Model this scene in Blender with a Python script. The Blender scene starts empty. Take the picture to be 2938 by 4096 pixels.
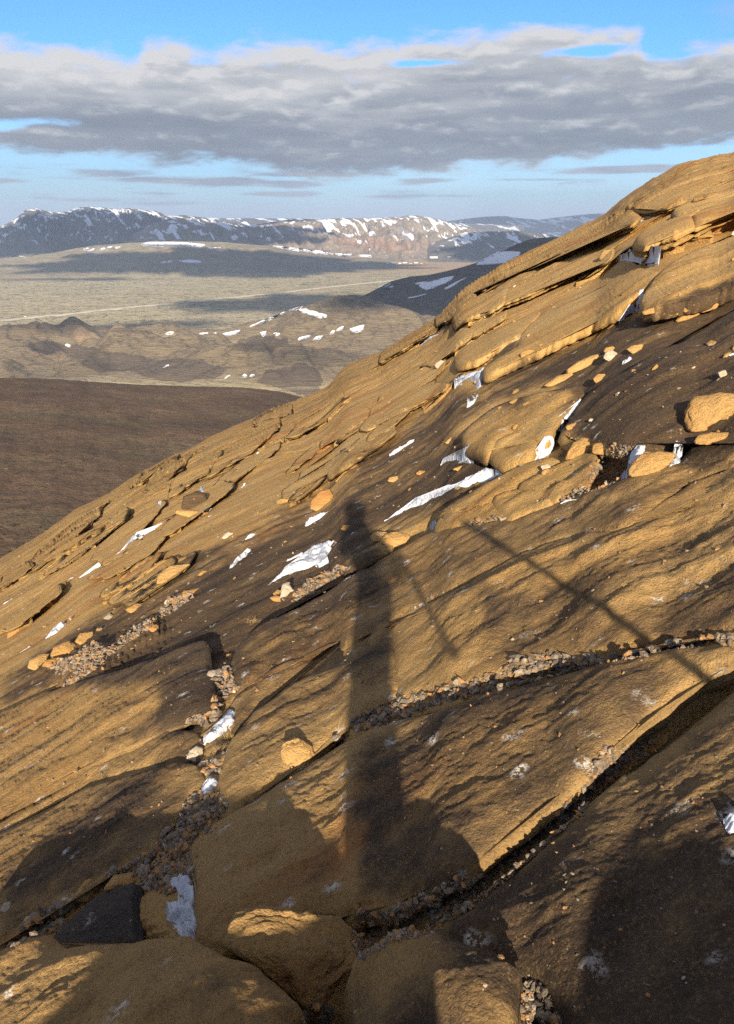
import bpy, math, random
import numpy as np
from mathutils import Vector, Matrix, Quaternion
from mathutils.bvhtree import BVHTree
from mathutils.geometry import delaunay_2d_cdt

random.seed(7)
RNG = np.random.default_rng(11)
D = bpy.data
SC = bpy.context.scene
COL = SC.collection

# ------------------------------------------------------------------ camera
FPX, CX, CY = 3093.0, 1469.0, 2048.0
TILT = math.radians(20.8)
cam_d = D.cameras.new('camera')
cam = D.objects.new('camera', cam_d)
COL.objects.link(cam)
cam_d.sensor_fit = 'VERTICAL'
cam_d.sensor_height = 36.0
cam_d.lens = 36.0 * FPX / 4096.0
cam_d.clip_start = 0.02
cam_d.clip_end = 200000.0
cam.location = (0, 0, 0)
cam.rotation_euler = (math.radians(90) - TILT, 0, 0)
SC.camera = cam

# ------------------------------------------------------------------ light
SUN_EL = math.radians(21.0)
SUN_AZ = math.radians(180 - 1.0)          # direction to the sun, from +y clockwise
TO_SUN = np.array([math.cos(SUN_EL) * math.sin(SUN_AZ), math.cos(SUN_EL) * math.cos(SUN_AZ), math.sin(SUN_EL)])
sun_d = D.lights.new('sun', 'SUN')
sun_d.energy = 5.0
sun_d.angle = math.radians(0.55)
sun_d.color = (1.0, 0.86, 0.66)
sun = D.objects.new('sun', sun_d)
COL.objects.link(sun)
sun.rotation_euler = Vector(TO_SUN).to_track_quat('Z', 'Y').to_euler()

world = D.worlds.new('World')
SC.world = world
world.use_nodes = True
SKY_STRENGTH = 0.1
SC.view_settings.view_transform = 'Standard'
SC.view_settings.look = 'None'
SC.view_settings.exposure = 1.10
SC.view_settings.gamma = 1.0
SC.view_settings.use_curve_mapping = False
SC.render.engine = 'CYCLES'
SC.cycles.use_denoising = False
SC.cycles.sample_clamp_indirect = 4.0
SC.cycles.max_bounces = 5
SC.cycles.diffuse_bounces = 3
SC.cycles.glossy_bounces = 2
SC.cycles.volume_bounces = 0
SC.cycles.transparent_max_bounces = 6


# ------------------------------------------------------------------ node helpers
class NT:
    def __init__(s, tree):
        s.t = tree
        s.n = tree.nodes
        s.l = tree.links

    def node(s, typ, ins=None, **props):
        n = s.n.new(typ)
        for k, v in props.items():
            setattr(n, k, v)
        for k, v in (ins or {}).items():
            s.put(n.inputs[k], v)
        return n

    def put(s, sock, v):
        if isinstance(v, bpy.types.NodeSocket):
            s.l.new(v, sock)
        elif isinstance(v, (tuple, list)) and sock.type == 'RGBA' and len(v) == 3:
            sock.default_value = (*v, 1)
        else:
            sock.default_value = v

    def m(s, op, a, b=None, c=None, clamp=False):
        n = s.n.new('ShaderNodeMath')
        n.operation = op
        n.use_clamp = clamp
        for i, v in enumerate((a, b, c)):
            if v is not None:
                s.put(n.inputs[i], v)
        return n.outputs[0]

    def vm(s, op, a, b=None, sc=None):
        n = s.n.new('ShaderNodeVectorMath')
        n.operation = op
        s.put(n.inputs[0], a)
        if b is not None:
            s.put(n.inputs[1], b)
        if sc is not None:
            s.put(n.inputs[3], sc)
        return n.outputs[0]

    def mr(s, v, a, b, c=0.0, d=1.0, smooth=False):
        n = s.n.new('ShaderNodeMapRange')
        n.interpolation_type = 'SMOOTHSTEP' if smooth else 'LINEAR'
        for i, x in enumerate((v, a, b, c, d)):
            s.put(n.inputs[i], x)
        return n.outputs[0]

    def mix(s, f, a, b, mode='MIX'):
        n = s.n.new('ShaderNodeMix')
        n.data_type = 'RGBA'
        n.blend_type = mode
        s.put(n.inputs[0], f)
        s.put(n.inputs[6], a)
        s.put(n.inputs[7], b)
        return n.outputs[2]

    def noise(s, vec, scale, detail=4, rough=0.55, dist=0.0):
        n = s.n.new('ShaderNodeTexNoise')
        s.put(n.inputs['Vector'], vec)
        s.put(n.inputs['Scale'], scale)
        s.put(n.inputs['Detail'], detail)
        s.put(n.inputs['Roughness'], rough)
        s.put(n.inputs['Distortion'], dist)
        return n.outputs[0]

    def vor(s, vec, scale, feature='F1', rand=1.0):
        n = s.n.new('ShaderNodeTexVoronoi')
        n.feature = feature
        s.put(n.inputs['Vector'], vec)
        s.put(n.inputs['Scale'], scale)
        s.put(n.inputs['Randomness'], rand)
        return n.outputs[0]

    def mapping(s, vec, scale=(1, 1, 1), rot=(0, 0, 0), loc=(0, 0, 0)):
        n = s.n.new('ShaderNodeMapping')
        s.put(n.inputs[0], vec)
        n.inputs[1].default_value = loc
        n.inputs[2].default_value = rot
        n.inputs[3].default_value = scale
        return n.outputs[0]

    def comb(s, x, y, z):
        n = s.n.new('ShaderNodeCombineXYZ')
        for i, v in enumerate((x, y, z)):
            s.put(n.inputs[i], v)
        return n.outputs[0]

    def curve(s, v, pts):
        n = s.n.new('ShaderNodeFloatCurve')
        c = n.mapping.curves[0]
        c.points[0].location = pts[0]
        c.points[1].location = pts[-1]
        for p in pts[1:-1]:
            c.points.new(*p)
        n.mapping.update()
        s.put(n.inputs[1], v)
        return n.outputs[0]


# ------------------------------------------------------------------ sky with cloud bank
def build_world():
    T = NT(world.node_tree)
    T.n.clear()
    out = T.node('ShaderNodeOutputWorld')
    bg = T.node('ShaderNodeBackground')
    bg.inputs[1].default_value = SKY_STRENGTH
    sky = T.node('ShaderNodeTexSky', sky_type='NISHITA')
    sky.sun_disc = False
    sky.sun_elevation = SUN_EL
    sky.sun_rotation = SUN_AZ
    sky.altitude = 400
    sky.air_density = 1.0
    sky.dust_density = 0.4
    sky.ozone_density = 2.5
    tc = T.node('ShaderNodeTexCoord')
    d = tc.outputs['Generated']
    sp = T.node('ShaderNodeSeparateXYZ')
    T.put(sp.inputs[0], d)
    x, y, z = sp.outputs
    az = T.m('MULTIPLY', T.m('ARCTAN2', x, y), 57.2958)
    el = T.m('MULTIPLY', T.m('ARCSINE', z), 57.2958)
    blue = T.mix(1.0, sky.outputs[0], (0.32, 0.57, 0.93), 'MULTIPLY')
    # pale towards the horizon
    # the bank: upper and lower edge as elevation (deg) over azimuth (deg)
    u = T.mr(az, -30, 30)
    def E(px, py):
        v = (CY - py * 1.8058) / FPX
        uu = (px * 1.8058 - CX) / FPX
        yy = math.cos(TILT) + math.sin(TILT) * v
        zz = -math.sin(TILT) + math.cos(TILT) * v
        return math.degrees(math.atan2(uu, yy)), math.degrees(math.atan2(zz, math.hypot(uu, yy)))
    def cv(pts):
        q = []
        for p in pts:
            a, e = E(*p)
            q.append((min(1, max(0, (a + 30) / 60)), e / 16))
        q = [(0.0, q[0][1])] + q + [(1.0, q[-1][1])]
        return T.m('MULTIPLY', T.curve(u, q), 16)
    top = cv([(0, 84), (100, 100), (200, 112), (290, 122), (330, 80), (400, 95), (450, 112), (520, 106), (600, 88), (720, 98), (850, 92), (960, 78), (1080, 68), (1200, 56), (1320, 62), (1410, 64), (1440, 108), (1500, 112), (1560, 100), (1627, 96)])
    bot = cv([(0, 345), (200, 345), (330, 358), (450, 362), (600, 378), (720, 392), (860, 392), (1000, 378), (1150, 374), (1300, 355), (1400, 348), (1500, 335), (1627, 322)])
    def dens(de):
        """cloud density at elevation el+de"""
        e = T.m('ADD', el, de) if de else el
        v = T.comb(T.m('MULTIPLY', az, 0.24), T.m('MULTIPLY', e, 0.75), 0.0)
        n1 = T.noise(v, 1.35, 7, 0.58, 0.25)
        n2 = T.noise(T.vm('ADD', v, (7.3, 3.1, 2.2)), 0.55, 4, 0.5)
        nn = T.m('ADD', T.m('MULTIPLY', T.m('SUBTRACT', n1, 0.5), 2.6), T.m('MULTIPLY', T.m('SUBTRACT', n2, 0.5), 0.5))
        a = T.mr(T.m('SUBTRACT', top, e), -1.25, 1.15, -1, 1)
        b = T.mr(T.m('SUBTRACT', e, bot), -1.0, 1.1, -1, 1)
        m = T.m('MINIMUM', a, b)
        return T.m('ADD', m, nn), n1
    d0, n1 = dens(0)
    d1, _ = dens(0.55)
    mask = None
    # holes of blue in the bank
    def hole(px, py, sx, sy, amt):
        a0, e0 = E(px, py)
        q = T.m('ADD', T.m('POWER', T.m('DIVIDE', T.m('SUBTRACT', az, a0), sx), 2.0), T.m('POWER', T.m('DIVIDE', T.m('SUBTRACT', el, e0), sy), 2.0))
        return T.m('MULTIPLY', T.m('EXPONENT', T.m('MULTIPLY', q, -1.0)), amt)
    hs = None
    for a in [(930, 140, 2.6, 0.28, 1.0), (1310, 114, 2.8, 0.32, 1.3), (1500, 118, 1.8, 0.3, 0.6), (10, 278, 1.6, 0.35, 1.0), (110, 268, 2.5, .3, .5), (1590, 340, 3.5, 0.3, 1.0), (1480, 352, 3, 0.25, 0.7), (620, 140, 3, .4, .4)]:
        h = hole(*a)
        hs = h if hs is None else T.m('ADD', hs, h)
    mask = T.mr(T.m('SUBTRACT', d0, T.m('MULTIPLY', hs, 1.3)), -0.35, 0.65, smooth=True)
    # light on the bank: bright where density falls upwards, upper rim bright, base slate grey
    rim = T.mr(T.m('SUBTRACT', d0, d1), -0.05, 0.95, smooth=True)
    hfrac = T.m('DIVIDE', T.m('SUBTRACT', el, bot), T.m('SUBTRACT', top, bot))
    up = T.mr(hfrac, 0.35, 0.95, 0, 1)
    v3 = T.comb(T.m('MULTIPLY', az, 0.12), T.m('MULTIPLY', el, 0.75), 3.0)
    n3 = T.noise(v3, 1.0, 5, 0.52, 0.5)
    left = T.mr(az, -26, 12, 1.0, 0.25)
    glow = hole(640, 215, 6.0, 0.9, 0.5)
    lit = T.m('MULTIPLY', up, T.m('ADD', 0.25, T.m('MULTIPLY', left, 0.7)))
    lit = T.m('ADD', T.m('ADD', lit, 0.20), T.m('MULTIPLY', rim, 0.50))
    lit = T.m('ADD', lit, T.m('MULTIPLY', T.m('SUBTRACT', n3, 0.5), 1.15))
    lit = T.m('ADD', lit, T.m('MULTIPLY', glow, T.mr(n1, 0.35, 0.65)), clamp=True)
    thin = T.mr(mask, 0.3, 1.0, 0.35, 0.0)
    lit = T.m('ADD', lit, thin, clamp=True)
    ramp = T.node('ShaderNodeValToRGB')
    T.put(ramp.inputs[0], lit)
    cr = ramp.color_ramp
    cr.elements[0].position = 0.0
    cr.elements[0].color = (1.15, 1.30, 1.58, 1)
    cr.elements[1].position = 1.0
    cr.elements[1].color = (3.45, 3.4, 3.4, 1)
    e = cr.elements.new(0.25); e.color = (1.42, 1.56, 1.84, 1)
    e = cr.elements.new(0.55); e.color = (2.25, 2.35, 2.5, 1)
    # small flat wisps under the bank
    vw = T.comb(T.m('MULTIPLY', az, 0.17), T.m('MULTIPLY', el, 1.5), 9.0)
    w1 = T.noise(vw, 1.0, 6, 0.56, 0.2)
    band = T.m('MULTIPLY', T.mr(el, 0.6, 1.7, smooth=True), T.mr(T.m('SUBTRACT', bot, el), 0.0, 0.5))
    aw = T.mr(az, 2, 22, 0.0, 0.075)
    # build up where the photograph's patches are
    pw = None
    for a in [(230, 385, 2.6, .28, .20), (330, 400, 5, .22, .22), (350, 428, 2.2, .13, .16), (560, 405, 5.5, .34, .26), (600, 430, 4, .22, .22), (170, 443, 4, .2, .18), (380, 452, 6, .16, .17), (850, 435, 6, .12, .16), (930, 400, 2.2, .2, .18), (1200, 398, 3.4, .12, .2), (30, 402, 2.2, .18, .18), (1400, 375, 6, .25, .22), (680, 385, 5, .25, .2), (60, 465, 5, .2, .12)]:
        h = hole(*a)
        pw = h if pw is None else T.m('MAXIMUM', pw, h)
    wm = T.mr(T.m('ADD', T.m('SUBTRACT', w1, 0.57), T.m('MULTIPLY', pw, 1.5)), 0.0, 0.24, smooth=True)
    wm = T.m('MULTIPLY', wm, T.mr(el, 0.35, 0.8, smooth=True))
    wm = T.m('MULTIPLY', wm, T.mr(T.m('SUBTRACT', top, el), 0, 1, 0, 0.9))
    wl = T.mr(T.m('ADD', n3, T.m('MULTIPLY', T.m('SUBTRACT', n1, .5), .6)), 0.3, 0.75)
    wcol = T.mix(wl, (1.35, 1.55, 2.05), (2.5, 2.5, 2.8))
    # pale blue near the horizon, above the haze
    hz = T.mr(el, -1, 9.5, 1.0, 0.0, smooth=True)
    hz = T.m('MULTIPLY', hz, T.mr(el, -2, -0.5, 0.0, 1.0))
    blue = T.mix(T.m('MULTIPLY', hz, 0.8), blue, (2.6, 3.4, 3.75))
    c = T.mix(wm, blue, wcol)
    c = T.mix(T.m('MULTIPLY', mask, 0.985), c, ramp.outputs[0])
    # thin high wisps upper right
    tw = T.mr(T.m('ADD', T.noise(T.comb(T.m('MULTIPLY', az, 0.12), T.m('MULTIPLY', el, .5), 5.0), 1.6, 5, 0.55), hole(1620, 50, 3.0, 1.4, 0.24)), 0.62, 0.95, 0, 0.45)
    c = T.mix(tw, c, (2.3, 2.6, 3.3))
    # broken cloud added over the unseen sky to make the fill light less blue
    dome = T.noise(T.vm('SCALE', d, sc=3.2), 1.0, 6, 0.6, 0.3)
    dm = T.m('MULTIPLY', T.mr(dome, 0.40, 0.56, smooth=True), T.mr(el, 15, 26, smooth=True))
    c = T.mix(dm, c, T.mix(T.mr(dome, 0.45, 0.7), (3.0, 2.95, 3.0), (1.5, 1.5, 1.75)))
    T.put(bg.inputs[0], c)
    T.l.new(bg.outputs[0], out.inputs[0])


build_world()
world.cycles.sampling_method = 'MANUAL'
world.cycles.sample_map_resolution = 512


# ------------------------------------------------------------------ noise (numpy)
def _h(ix, iy, seed):
    n = (ix.astype(np.int64) * 374761393 + iy.astype(np.int64) * 668265263 + seed * 1442695041) & 0xffffffff
    n = ((n ^ (n >> 13)) * 1274126177) & 0xffffffff
    n = (n ^ (n >> 16)) & 0xffffffff
    return n / 4294967296.0


def pn(x, y, seed=0):
    x = np.asarray(x, float); y = np.asarray(y, float)
    ix = np.floor(x); iy = np.floor(y)
    fx = x - ix; fy = y - iy
    sx = fx * fx * fx * (fx * (fx * 6 - 15) + 10)
    sy = fy * fy * fy * (fy * (fy * 6 - 15) + 10)
    r = []
    for dx, dy in ((0, 0), (1, 0), (0, 1), (1, 1)):
        a = _h(ix + dx, iy + dy, seed) * 2 * np.pi
        r.append(np.cos(a) * (fx - dx) + np.sin(a) * (fy - dy))
    return 1.5 * ((r[0] * (1 - sx) + r[1] * sx) * (1 - sy) + (r[2] * (1 - sx) + r[3] * sx) * sy)


def fbm(x, y, o=4, seed=0, g=0.5, l=2.03):
    s = 0; a = 1.0
    for k in range(o):
        s = s + a * pn(x, y, seed + k * 17)
        x = x * l + 3.7; y = y * l + 1.3; a *= g
    return s


def ss(a, b, x):
    t = np.clip((x - a) / (b - a), 0, 1)
    return t * t * (3 - 2 * t)


# ------------------------------------------------------------------ pixel <-> world
def ray(x, y):
    x = np.asarray(x, float); y = np.asarray(y, float)
    u = (x - CX) / FPX; v = (CY - y) / FPX
    return u, math.cos(TILT) + math.sin(TILT) * v, -math.sin(TILT) + math.cos(TILT) * v


def azel(x, y):
    a, b, c = ray(x, y)
    h = np.hypot(a, b)
    return np.arctan2(a, b), c / h           # azimuth, tangent of the elevation


def at_r(x, y, r):
    a, b, c = ray(x, y)
    h = np.hypot(a, b)
    return a / h * r, b / h * r, c / h * r


ZR = {1: (0, 700), 2: (1438, 500), 3: (1438, 1300), 4: (0, 1600), 5: (0, 2400), 6: (1438, 2100), 7: (0, 3100), 8: (1438, 3000)}
KZ = 1.0847


def Z(*spec):
    """outline notes taken in several 1500 px wide windows, joined to full picture pixels"""
    out = []
    for i in range(0, len(spec), 2):
        k = spec[i]
        for p in spec[i + 1]:
            out.append((ZR[k][0] + p[0] / KZ, ZR[k][1] + p[1] / KZ))
    return out


# ------------------------------------------------------------------ mesh / tag helpers
def mesh(name, verts, faces, mat=None, smooth=True, attrs=None):
    me = D.meshes.new(name)
    verts = np.asarray(verts, dtype=np.float32)
    me.vertices.add(len(verts))
    me.vertices.foreach_set('co', verts.ravel())
    if isinstance(faces, np.ndarray):
        n, k = faces.shape
        me.loops.add(n * k)
        me.loops.foreach_set('vertex_index', faces.astype(np.int32).ravel())
        me.polygons.add(n)
        me.polygons.foreach_set('loop_start', np.arange(0, n * k, k, dtype=np.int32))
        me.polygons.foreach_set('loop_total', np.full(n, k, dtype=np.int32))
    else:
        tot = np.array([len(f) for f in faces], dtype=np.int32)
        me.loops.add(int(tot.sum()))
        me.loops.foreach_set('vertex_index', np.array([i for f in faces for i in f], dtype=np.int32))
        me.polygons.add(len(faces))
        me.polygons.foreach_set('loop_start', np.concatenate([[0], np.cumsum(tot)[:-1]]).astype(np.int32))
        me.polygons.foreach_set('loop_total', tot)
    me.update(calc_edges=True)
    me.polygons.foreach_set('use_smooth', np.full(len(me.polygons), smooth, dtype=bool))
    for k, v in (attrs or {}).items():
        a = me.attributes.new(k, 'FLOAT', 'POINT')
        a.data.foreach_set('value', np.asarray(v, dtype=np.float32))
    if mat:
        me.materials.append(mat)
    return me


def link(name, me, parent=None):
    o = D.objects.new(name, me)
    COL.objects.link(o)
    if parent is not None:
        o.parent = parent
    return o


def tag(o, label=None, cat=None, group=None, kind=None):
    if label: o['label'] = label
    if cat: o['category'] = cat
    if group: o['group'] = group
    if kind: o['kind'] = kind
    return o


def thing_mesh(name, verts, faces, mat, label, cat, group=None, smooth=True, attrs=None, parent=None):
    """mesh whose origin sits at the base of its own shape"""
    verts = np.asarray(verts, float)
    c = np.array([verts[:, 0].mean(), verts[:, 1].mean(), verts[:, 2].min()])
    me = mesh(name, verts - c, faces, mat, smooth, attrs)
    o = link(name, me, parent)
    o.location = c
    if label:
        tag(o, label, cat, group)
    return o


def grid_faces(nr, nc):
    i = np.arange(nr - 1)[:, None] * nc + np.arange(nc - 1)[None, :]
    return np.stack([i, i + 1, i + nc + 1, i + nc], -1).reshape(-1, 4)


# ------------------------------------------------------------------ materials
def new_mat(name):
    m = D.materials.new(name)
    m.use_nodes = True
    T = NT(m.node_tree)
    T.n.clear()
    out = T.node('ShaderNodeOutputMaterial')
    b = T.node('ShaderNodeBsdfPrincipled')
    b.inputs['Roughness'].default_value = 0.9
    b.inputs['Specular IOR Level'].default_value = 0.2
    T.l.new(b.outputs[0], out.inputs[0])
    return m, T, b, out


def attr(T, n):
    return T.node('ShaderNodeAttribute', attribute_name=n).outputs['Fac']


STR_AZ = math.radians(74)      # run of the rock layers


def tuff(name, ochre, crust, amount, rust=(0.36, 0.15, 0.045), grain=1.0, lichen=0.5, dark=(0.05, 0.034, 0.022)):
    m, T, b, out = new_mat(name)
    g = T.node('ShaderNodeNewGeometry')
    P = g.outputs['Position']
    dist = T.node('ShaderNodeVectorMath', operation='LENGTH', ins={0: P}).outputs['Value']
    S = T.mapping(P, (0.30, 1.5, 1.6), (0, 0, -(math.pi / 2 - STR_AZ)))   # drawn out along the layers
    S = T.mapping(T.mapping(P, (1, 1, 1), (0, 0, -(math.pi / 2 - STR_AZ))), (0.30, 1.5, 1.2))
    n_big = T.noise(S, 0.5, 5, 0.6, 0.6)
    SF = T.mapping(T.mapping(P, (1, 1, 1), (0, 0, -(math.pi / 2 - STR_AZ))), (0.09, 0.62, 0.62))
    farw = T.mr(dist, 7, 22, 0, 1, smooth=True)
    n_mid = T.mix(farw, T.noise(S, 2.2, 6, 0.65, 0.4), T.noise(SF, 1.0, 8, 0.68, 0.5))
    n_str = T.noise(SF, 2.1, 7, 0.7, 0.3)
    n_fine = T.noise(P, 9.0, 6, 0.7)
    cr = attr(T, 'crust')
    k = T.m('ADD', cr, T.m('MULTIPLY', T.m('SUBTRACT', n_big, 0.5), T.mr(farw, 0, 1, 1.9, 1.6)))
    k = T.m('ADD', k, T.m('MULTIPLY', T.m('SUBTRACT', n_mid, 0.5), T.mr(farw, 0, 1, 1.2, 1.8)))
    k = T.m('ADD', k, T.m('MULTIPLY', T.m('SUBTRACT', n_fine, 0.5), 0.9))
    k = T.m('ADD', k, T.m('MULTIPLY', T.m('MULTIPLY', T.m('SUBTRACT', n_str, 0.5), farw), 1.3))
    k = T.m('ADD', k, amount)
    kk = T.mr(k, T.mr(farw, 0, 1, 0.12, 0.30), T.mr(farw, 0, 1, 0.85, 0.70), smooth=True)
    oc = T.mix(T.mr(T.noise(S, 1.1, 4, 0.6), 0.35, 0.7), ochre, tuple(c * f for c, f in zip(ochre, (0.86, 0.76, 0.62))))
    oc = T.mix(T.mr(T.noise(T.vm('ADD', S, (5, 9, 1)), 0.9, 5, 0.62), 0.56, 0.72), oc, rust)
    cc = T.mix(T.mr(n_mid, 0.4, 0.68), crust, dark)
    col = T.mix(kk, oc, cc)
    # grains of lapilli: paler and darker bits
    v1 = T.node('ShaderNodeTexVoronoi', feature='F1', ins={'Vector': P, 'Scale': 170.0})
    hsv = T.node('ShaderNodeSeparateColor', ins={0: v1.outputs['Color']})
    near = T.mr(dist, 2, 14, 1, 0.25)
    gr = T.mr(hsv.outputs[0], 0, 1, -1, 1)
    col = T.mix(T.m('MULTIPLY', T.mr(hsv.outputs[0], 0.72, 1.0), T.m('MULTIPLY', near, 0.22)), col, ochre)
    col = T.mix(T.m('MULTIPLY', T.mr(hsv.outputs[0], 0.3, 0.0), T.m('MULTIPLY', near, 0.3)), col, dark)
    # scattered pale clasts
    for sc, th, c2, f in ((34.0, 0.13, (0.45, 0.35, 0.21), 0.7), (9.0, 0.06, (0.50, 0.42, 0.30), 0.85)):
        vv = T.node('ShaderNodeTexVoronoi', feature='F1', ins={'Vector': P, 'Scale': sc})
        s2 = T.node('ShaderNodeSeparateColor', ins={0: vv.outputs['Color']})
        thr = T.m('MULTIPLY', T.mr(s2.outputs[1], 0.7, 1.0, 0, 1), th)
        mk = T.mr(T.m('SUBTRACT', vv.outputs['Distance'], T.m('ADD', thr, T.m('MULTIPLY', T.m('SUBTRACT', n_fine, .5), .07))), -0.01, 0.015, 1, 0)
        mk = T.m('MULTIPLY', mk, T.m('GREATER_THAN', s2.outputs[1], 0.7))
        col = T.mix(T.m('MULTIPLY', mk, f), col, c2)
    # lichen flecks
    lv = T.vm('ADD', P, T.vm('SCALE', T.node('ShaderNodeTexNoise', ins={'Vector': P, 'Scale': 14.0, 'Detail': 4.0}).outputs['Color'], sc=0.10))
    v2 = T.node('ShaderNodeTexVoronoi', feature='F1', ins={'Vector': T.mapping(lv, (0.75, 1.2, 1.0)), 'Scale': 8.0})
    s3 = T.node('ShaderNodeSeparateColor', ins={0: v2.outputs['Color']})
    lm = T.mr(v2.outputs['Distance'], 0.08, 0.26, 1, 0)
    lm = T.m('MULTIPLY', lm, T.m('GREATER_THAN', s3.outputs[0], 1.0 - 0.62 * lichen))
    lm = T.m('MULTIPLY', lm, T.mr(T.noise(P, 60.0, 3, 0.7), 0.46, 0.52))
    col = T.mix(lm, col, (0.62, 0.58, 0.52))
    T.put(b.inputs['Base Color'], col)
    # relief
    bs = T.m('ADD', T.m('MULTIPLY', T.noise(P, 48.0, 7, 0.75), 0.020 * grain), T.m('MULTIPLY', v1.outputs['Distance'], -0.004 * grain))
    bs = T.m('ADD', bs, T.m('MULTIPLY', T.noise(S, 22.0, 5, 0.7), 0.018 * grain))
    S2 = T.mapping(S, (1, 1, 1))
    bs = T.m('ADD', bs, T.m('MULTIPLY', T.noise(S, 6.0, 7, 0.66, 0.3), T.mr(farw, 0, 1, 0.022, 0.06)))
    bs = T.m('ADD', bs, T.m('MULTIPLY', T.noise(S, 1.6, 5, 0.6, 0.3), T.mr(dist, 5, 18, 0.03, 0.10)))
    bs = T.m('ADD', bs, T.m('MULTIPLY', n_str, T.m('MULTIPLY', farw, 0.9)))
    bump = T.node('ShaderNodeBump', ins={'Height': bs, 'Strength': 0.9, 'Distance': 1.0})
    T.l.new(bump.outputs[0], b.inputs['Normal'])
    return m



M = {}
M['slope'] = tuff('layered tuff', (0.48, 0.31, 0.12), (0.122, 0.078, 0.042), 0.12)
M['slab'] = tuff('tuff slab', (0.41, 0.262, 0.105), (0.108, 0.073, 0.044), 0.27, lichen=0.8)
M['ledge'] = tuff('ochre ledge', (0.50, 0.325, 0.125), (0.16, 0.10, 0.05), 0.06, lichen=0.25)
M['boulder'] = tuff('ochre boulder', (0.52, 0.32, 0.12), (0.24, 0.14, 0.06), -0.32, rust=(0.44, 0.20, 0.06), lichen=0.2)
M['grey_slab'] = tuff('dark basalt tuff', (0.13, 0.10, 0.075), (0.085, 0.067, 0.052), 0.1, rust=(0.09, 0.06, 0.04), lichen=0.5, dark=(0.03, 0.026, 0.024))


def mat_stone(name, c1, c2, scale=1.0, objr=True):
    m, T, b, out = new_mat(name)
    g = T.node('ShaderNodeNewGeometry')
    P = g.outputs['Position']
    n = T.noise(P, 18.0 * scale, 6, 0.65)
    col = T.mix(T.mr(n, 0.35, 0.68), c1, c2)
    rp = g.outputs['Random Per Island'] if not objr else T.node('ShaderNodeObjectInfo').outputs['Random']
    col = T.mix(0.9, col, T.mix(rp, (0.55, 0.52, 0.50), (1.25, 1.15, 1.0)), 'MULTIPLY')
    if not objr:
        col = T.mix(T.m('GREATER_THAN', T.m('FRACT', T.m('MULTIPLY', rp, 7.13)), 0.72), col, (0.34, 0.19, 0.08))
    col = T.mix(T.m('MULTIPLY', T.mr(T.noise(P, 60 * scale, 3, .6), 0.6, 0.7), 0.5), col, (0.5, 0.45, 0.38))
    T.put(b.inputs['Base Color'], col)
    bump = T.node('ShaderNodeBump', ins={'Height': T.noise(P, 30.0 * scale, 6, 0.7), 'Strength': 0.9, 'Distance': 0.02 / scale})
    T.l.new(bump.outputs[0], b.inputs['Normal'])
    return m


M['grey_stone'] = mat_stone('grey stone', (0.16, 0.145, 0.13), (0.30, 0.27, 0.235))
M['pale_stone'] = mat_stone('pale stone', (0.46, 0.39, 0.29), (0.66, 0.58, 0.46))
M['gravel'] = mat_stone('gravel', (0.15, 0.125, 0.10), (0.36, 0.31, 0.25), 1.5, objr=False)
M['dark_stone'] = mat_stone('dark stone', (0.06, 0.05, 0.045), (0.12, 0.095, 0.075))


def mat_snow(name, c=(0.80, 0.83, 0.88), s=1.0):
    m, T, b, out = new_mat(name)
    g = T.node('ShaderNodeNewGeometry')
    P = g.outputs['Position']
    n = T.noise(P, 11.0 * s, 6, 0.7)
    dirt = T.noise(P, 45.0 * s, 4, 0.7)
    col = T.mix(T.mr(n, 0.3, 0.7), c, (c[0] * 0.84, c[1] * 0.86, c[2] * 0.90))
    col = T.mix(T.m('MULTIPLY', T.mr(dirt, 0.64, 0.76), 0.55), col, (0.30, 0.24, 0.17))
    T.put(b.inputs['Base Color'], col)
    b.inputs['Roughness'].default_value = 0.65
    b.inputs['Subsurface Weight'].default_value = 0.0
    bump = T.node('ShaderNodeBump', ins={'Height': T.m('ADD', T.noise(P, 16.0 * s, 6, 0.65), T.m('MULTIPLY', T.vor(P, 24 * s), 0.4)), 'Strength': 0.8, 'Distance': 0.022 / s})
    T.l.new(bump.outputs[0], b.inputs['Normal'])
    return m


M['snow'] = mat_snow('old snow', (0.54, 0.57, 0.62))
M['far_snow'] = mat_snow('far snow', (0.84, 0.85, 0.88), 0.02)

# ================================================================== THE NEAR SLOPE
CAM_H = 1.6
RH = 46.0
SIL = [(0, 2250), (147, 2165), (304, 2048), (406, 2000), (553, 1902), (645, 1850), (737, 1805), (885, 1736), (1005, 1684), (1090, 1640), (1217, 1600), (1309, 1556), (1383, 1470), (1438, 1446), (1530, 1408), (1641, 1340), (1742, 1285), (1800, 1225), (1850, 1160), (1954, 1106), (2010, 1066), (2139, 1005), (2268, 938), (2415, 872), (2498, 795), (2609, 722), (2729, 661), (2867, 622), (2938, 616)]
_a, _e = azel([p[0] for p in SIL], [p[1] for p in SIL])
_A = np.stack([np.sin(_a), np.cos(_a)], 1)
PA, PB = np.linalg.lstsq(_A, _e, rcond=None)[0]
_gd = np.radians(np.arange(-180, 180.01, 0.25))
_dev = np.interp(_gd, _a, _e - (PA * np.sin(_a) + PB * np.cos(_a)))
_win = ss(math.radians(-75), math.radians(-28), _gd) * (1 - ss(math.radians(28), math.radians(75), _gd))
_ker = np.exp(-np.linspace(-2, 2, 9) ** 2); _ker /= _ker.sum()
_Etab = PA * np.sin(_gd) + PB * np.cos(_gd) + np.convolve(_dev * _win, _ker, 'same')


def Esil(az):
    return np.interp(az, _gd, _Etab)


def F(x, y):
    """smooth body of the slope: falls away from the eye at RH"""
    r = np.hypot(x, y)
    E = Esil(np.arctan2(x, y))
    z = E * r - CAM_H * (1 - r / RH) ** 2
    over = np.maximum(0, r - 1.25 * RH)
    return z - 0.012 * over ** 2


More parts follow.
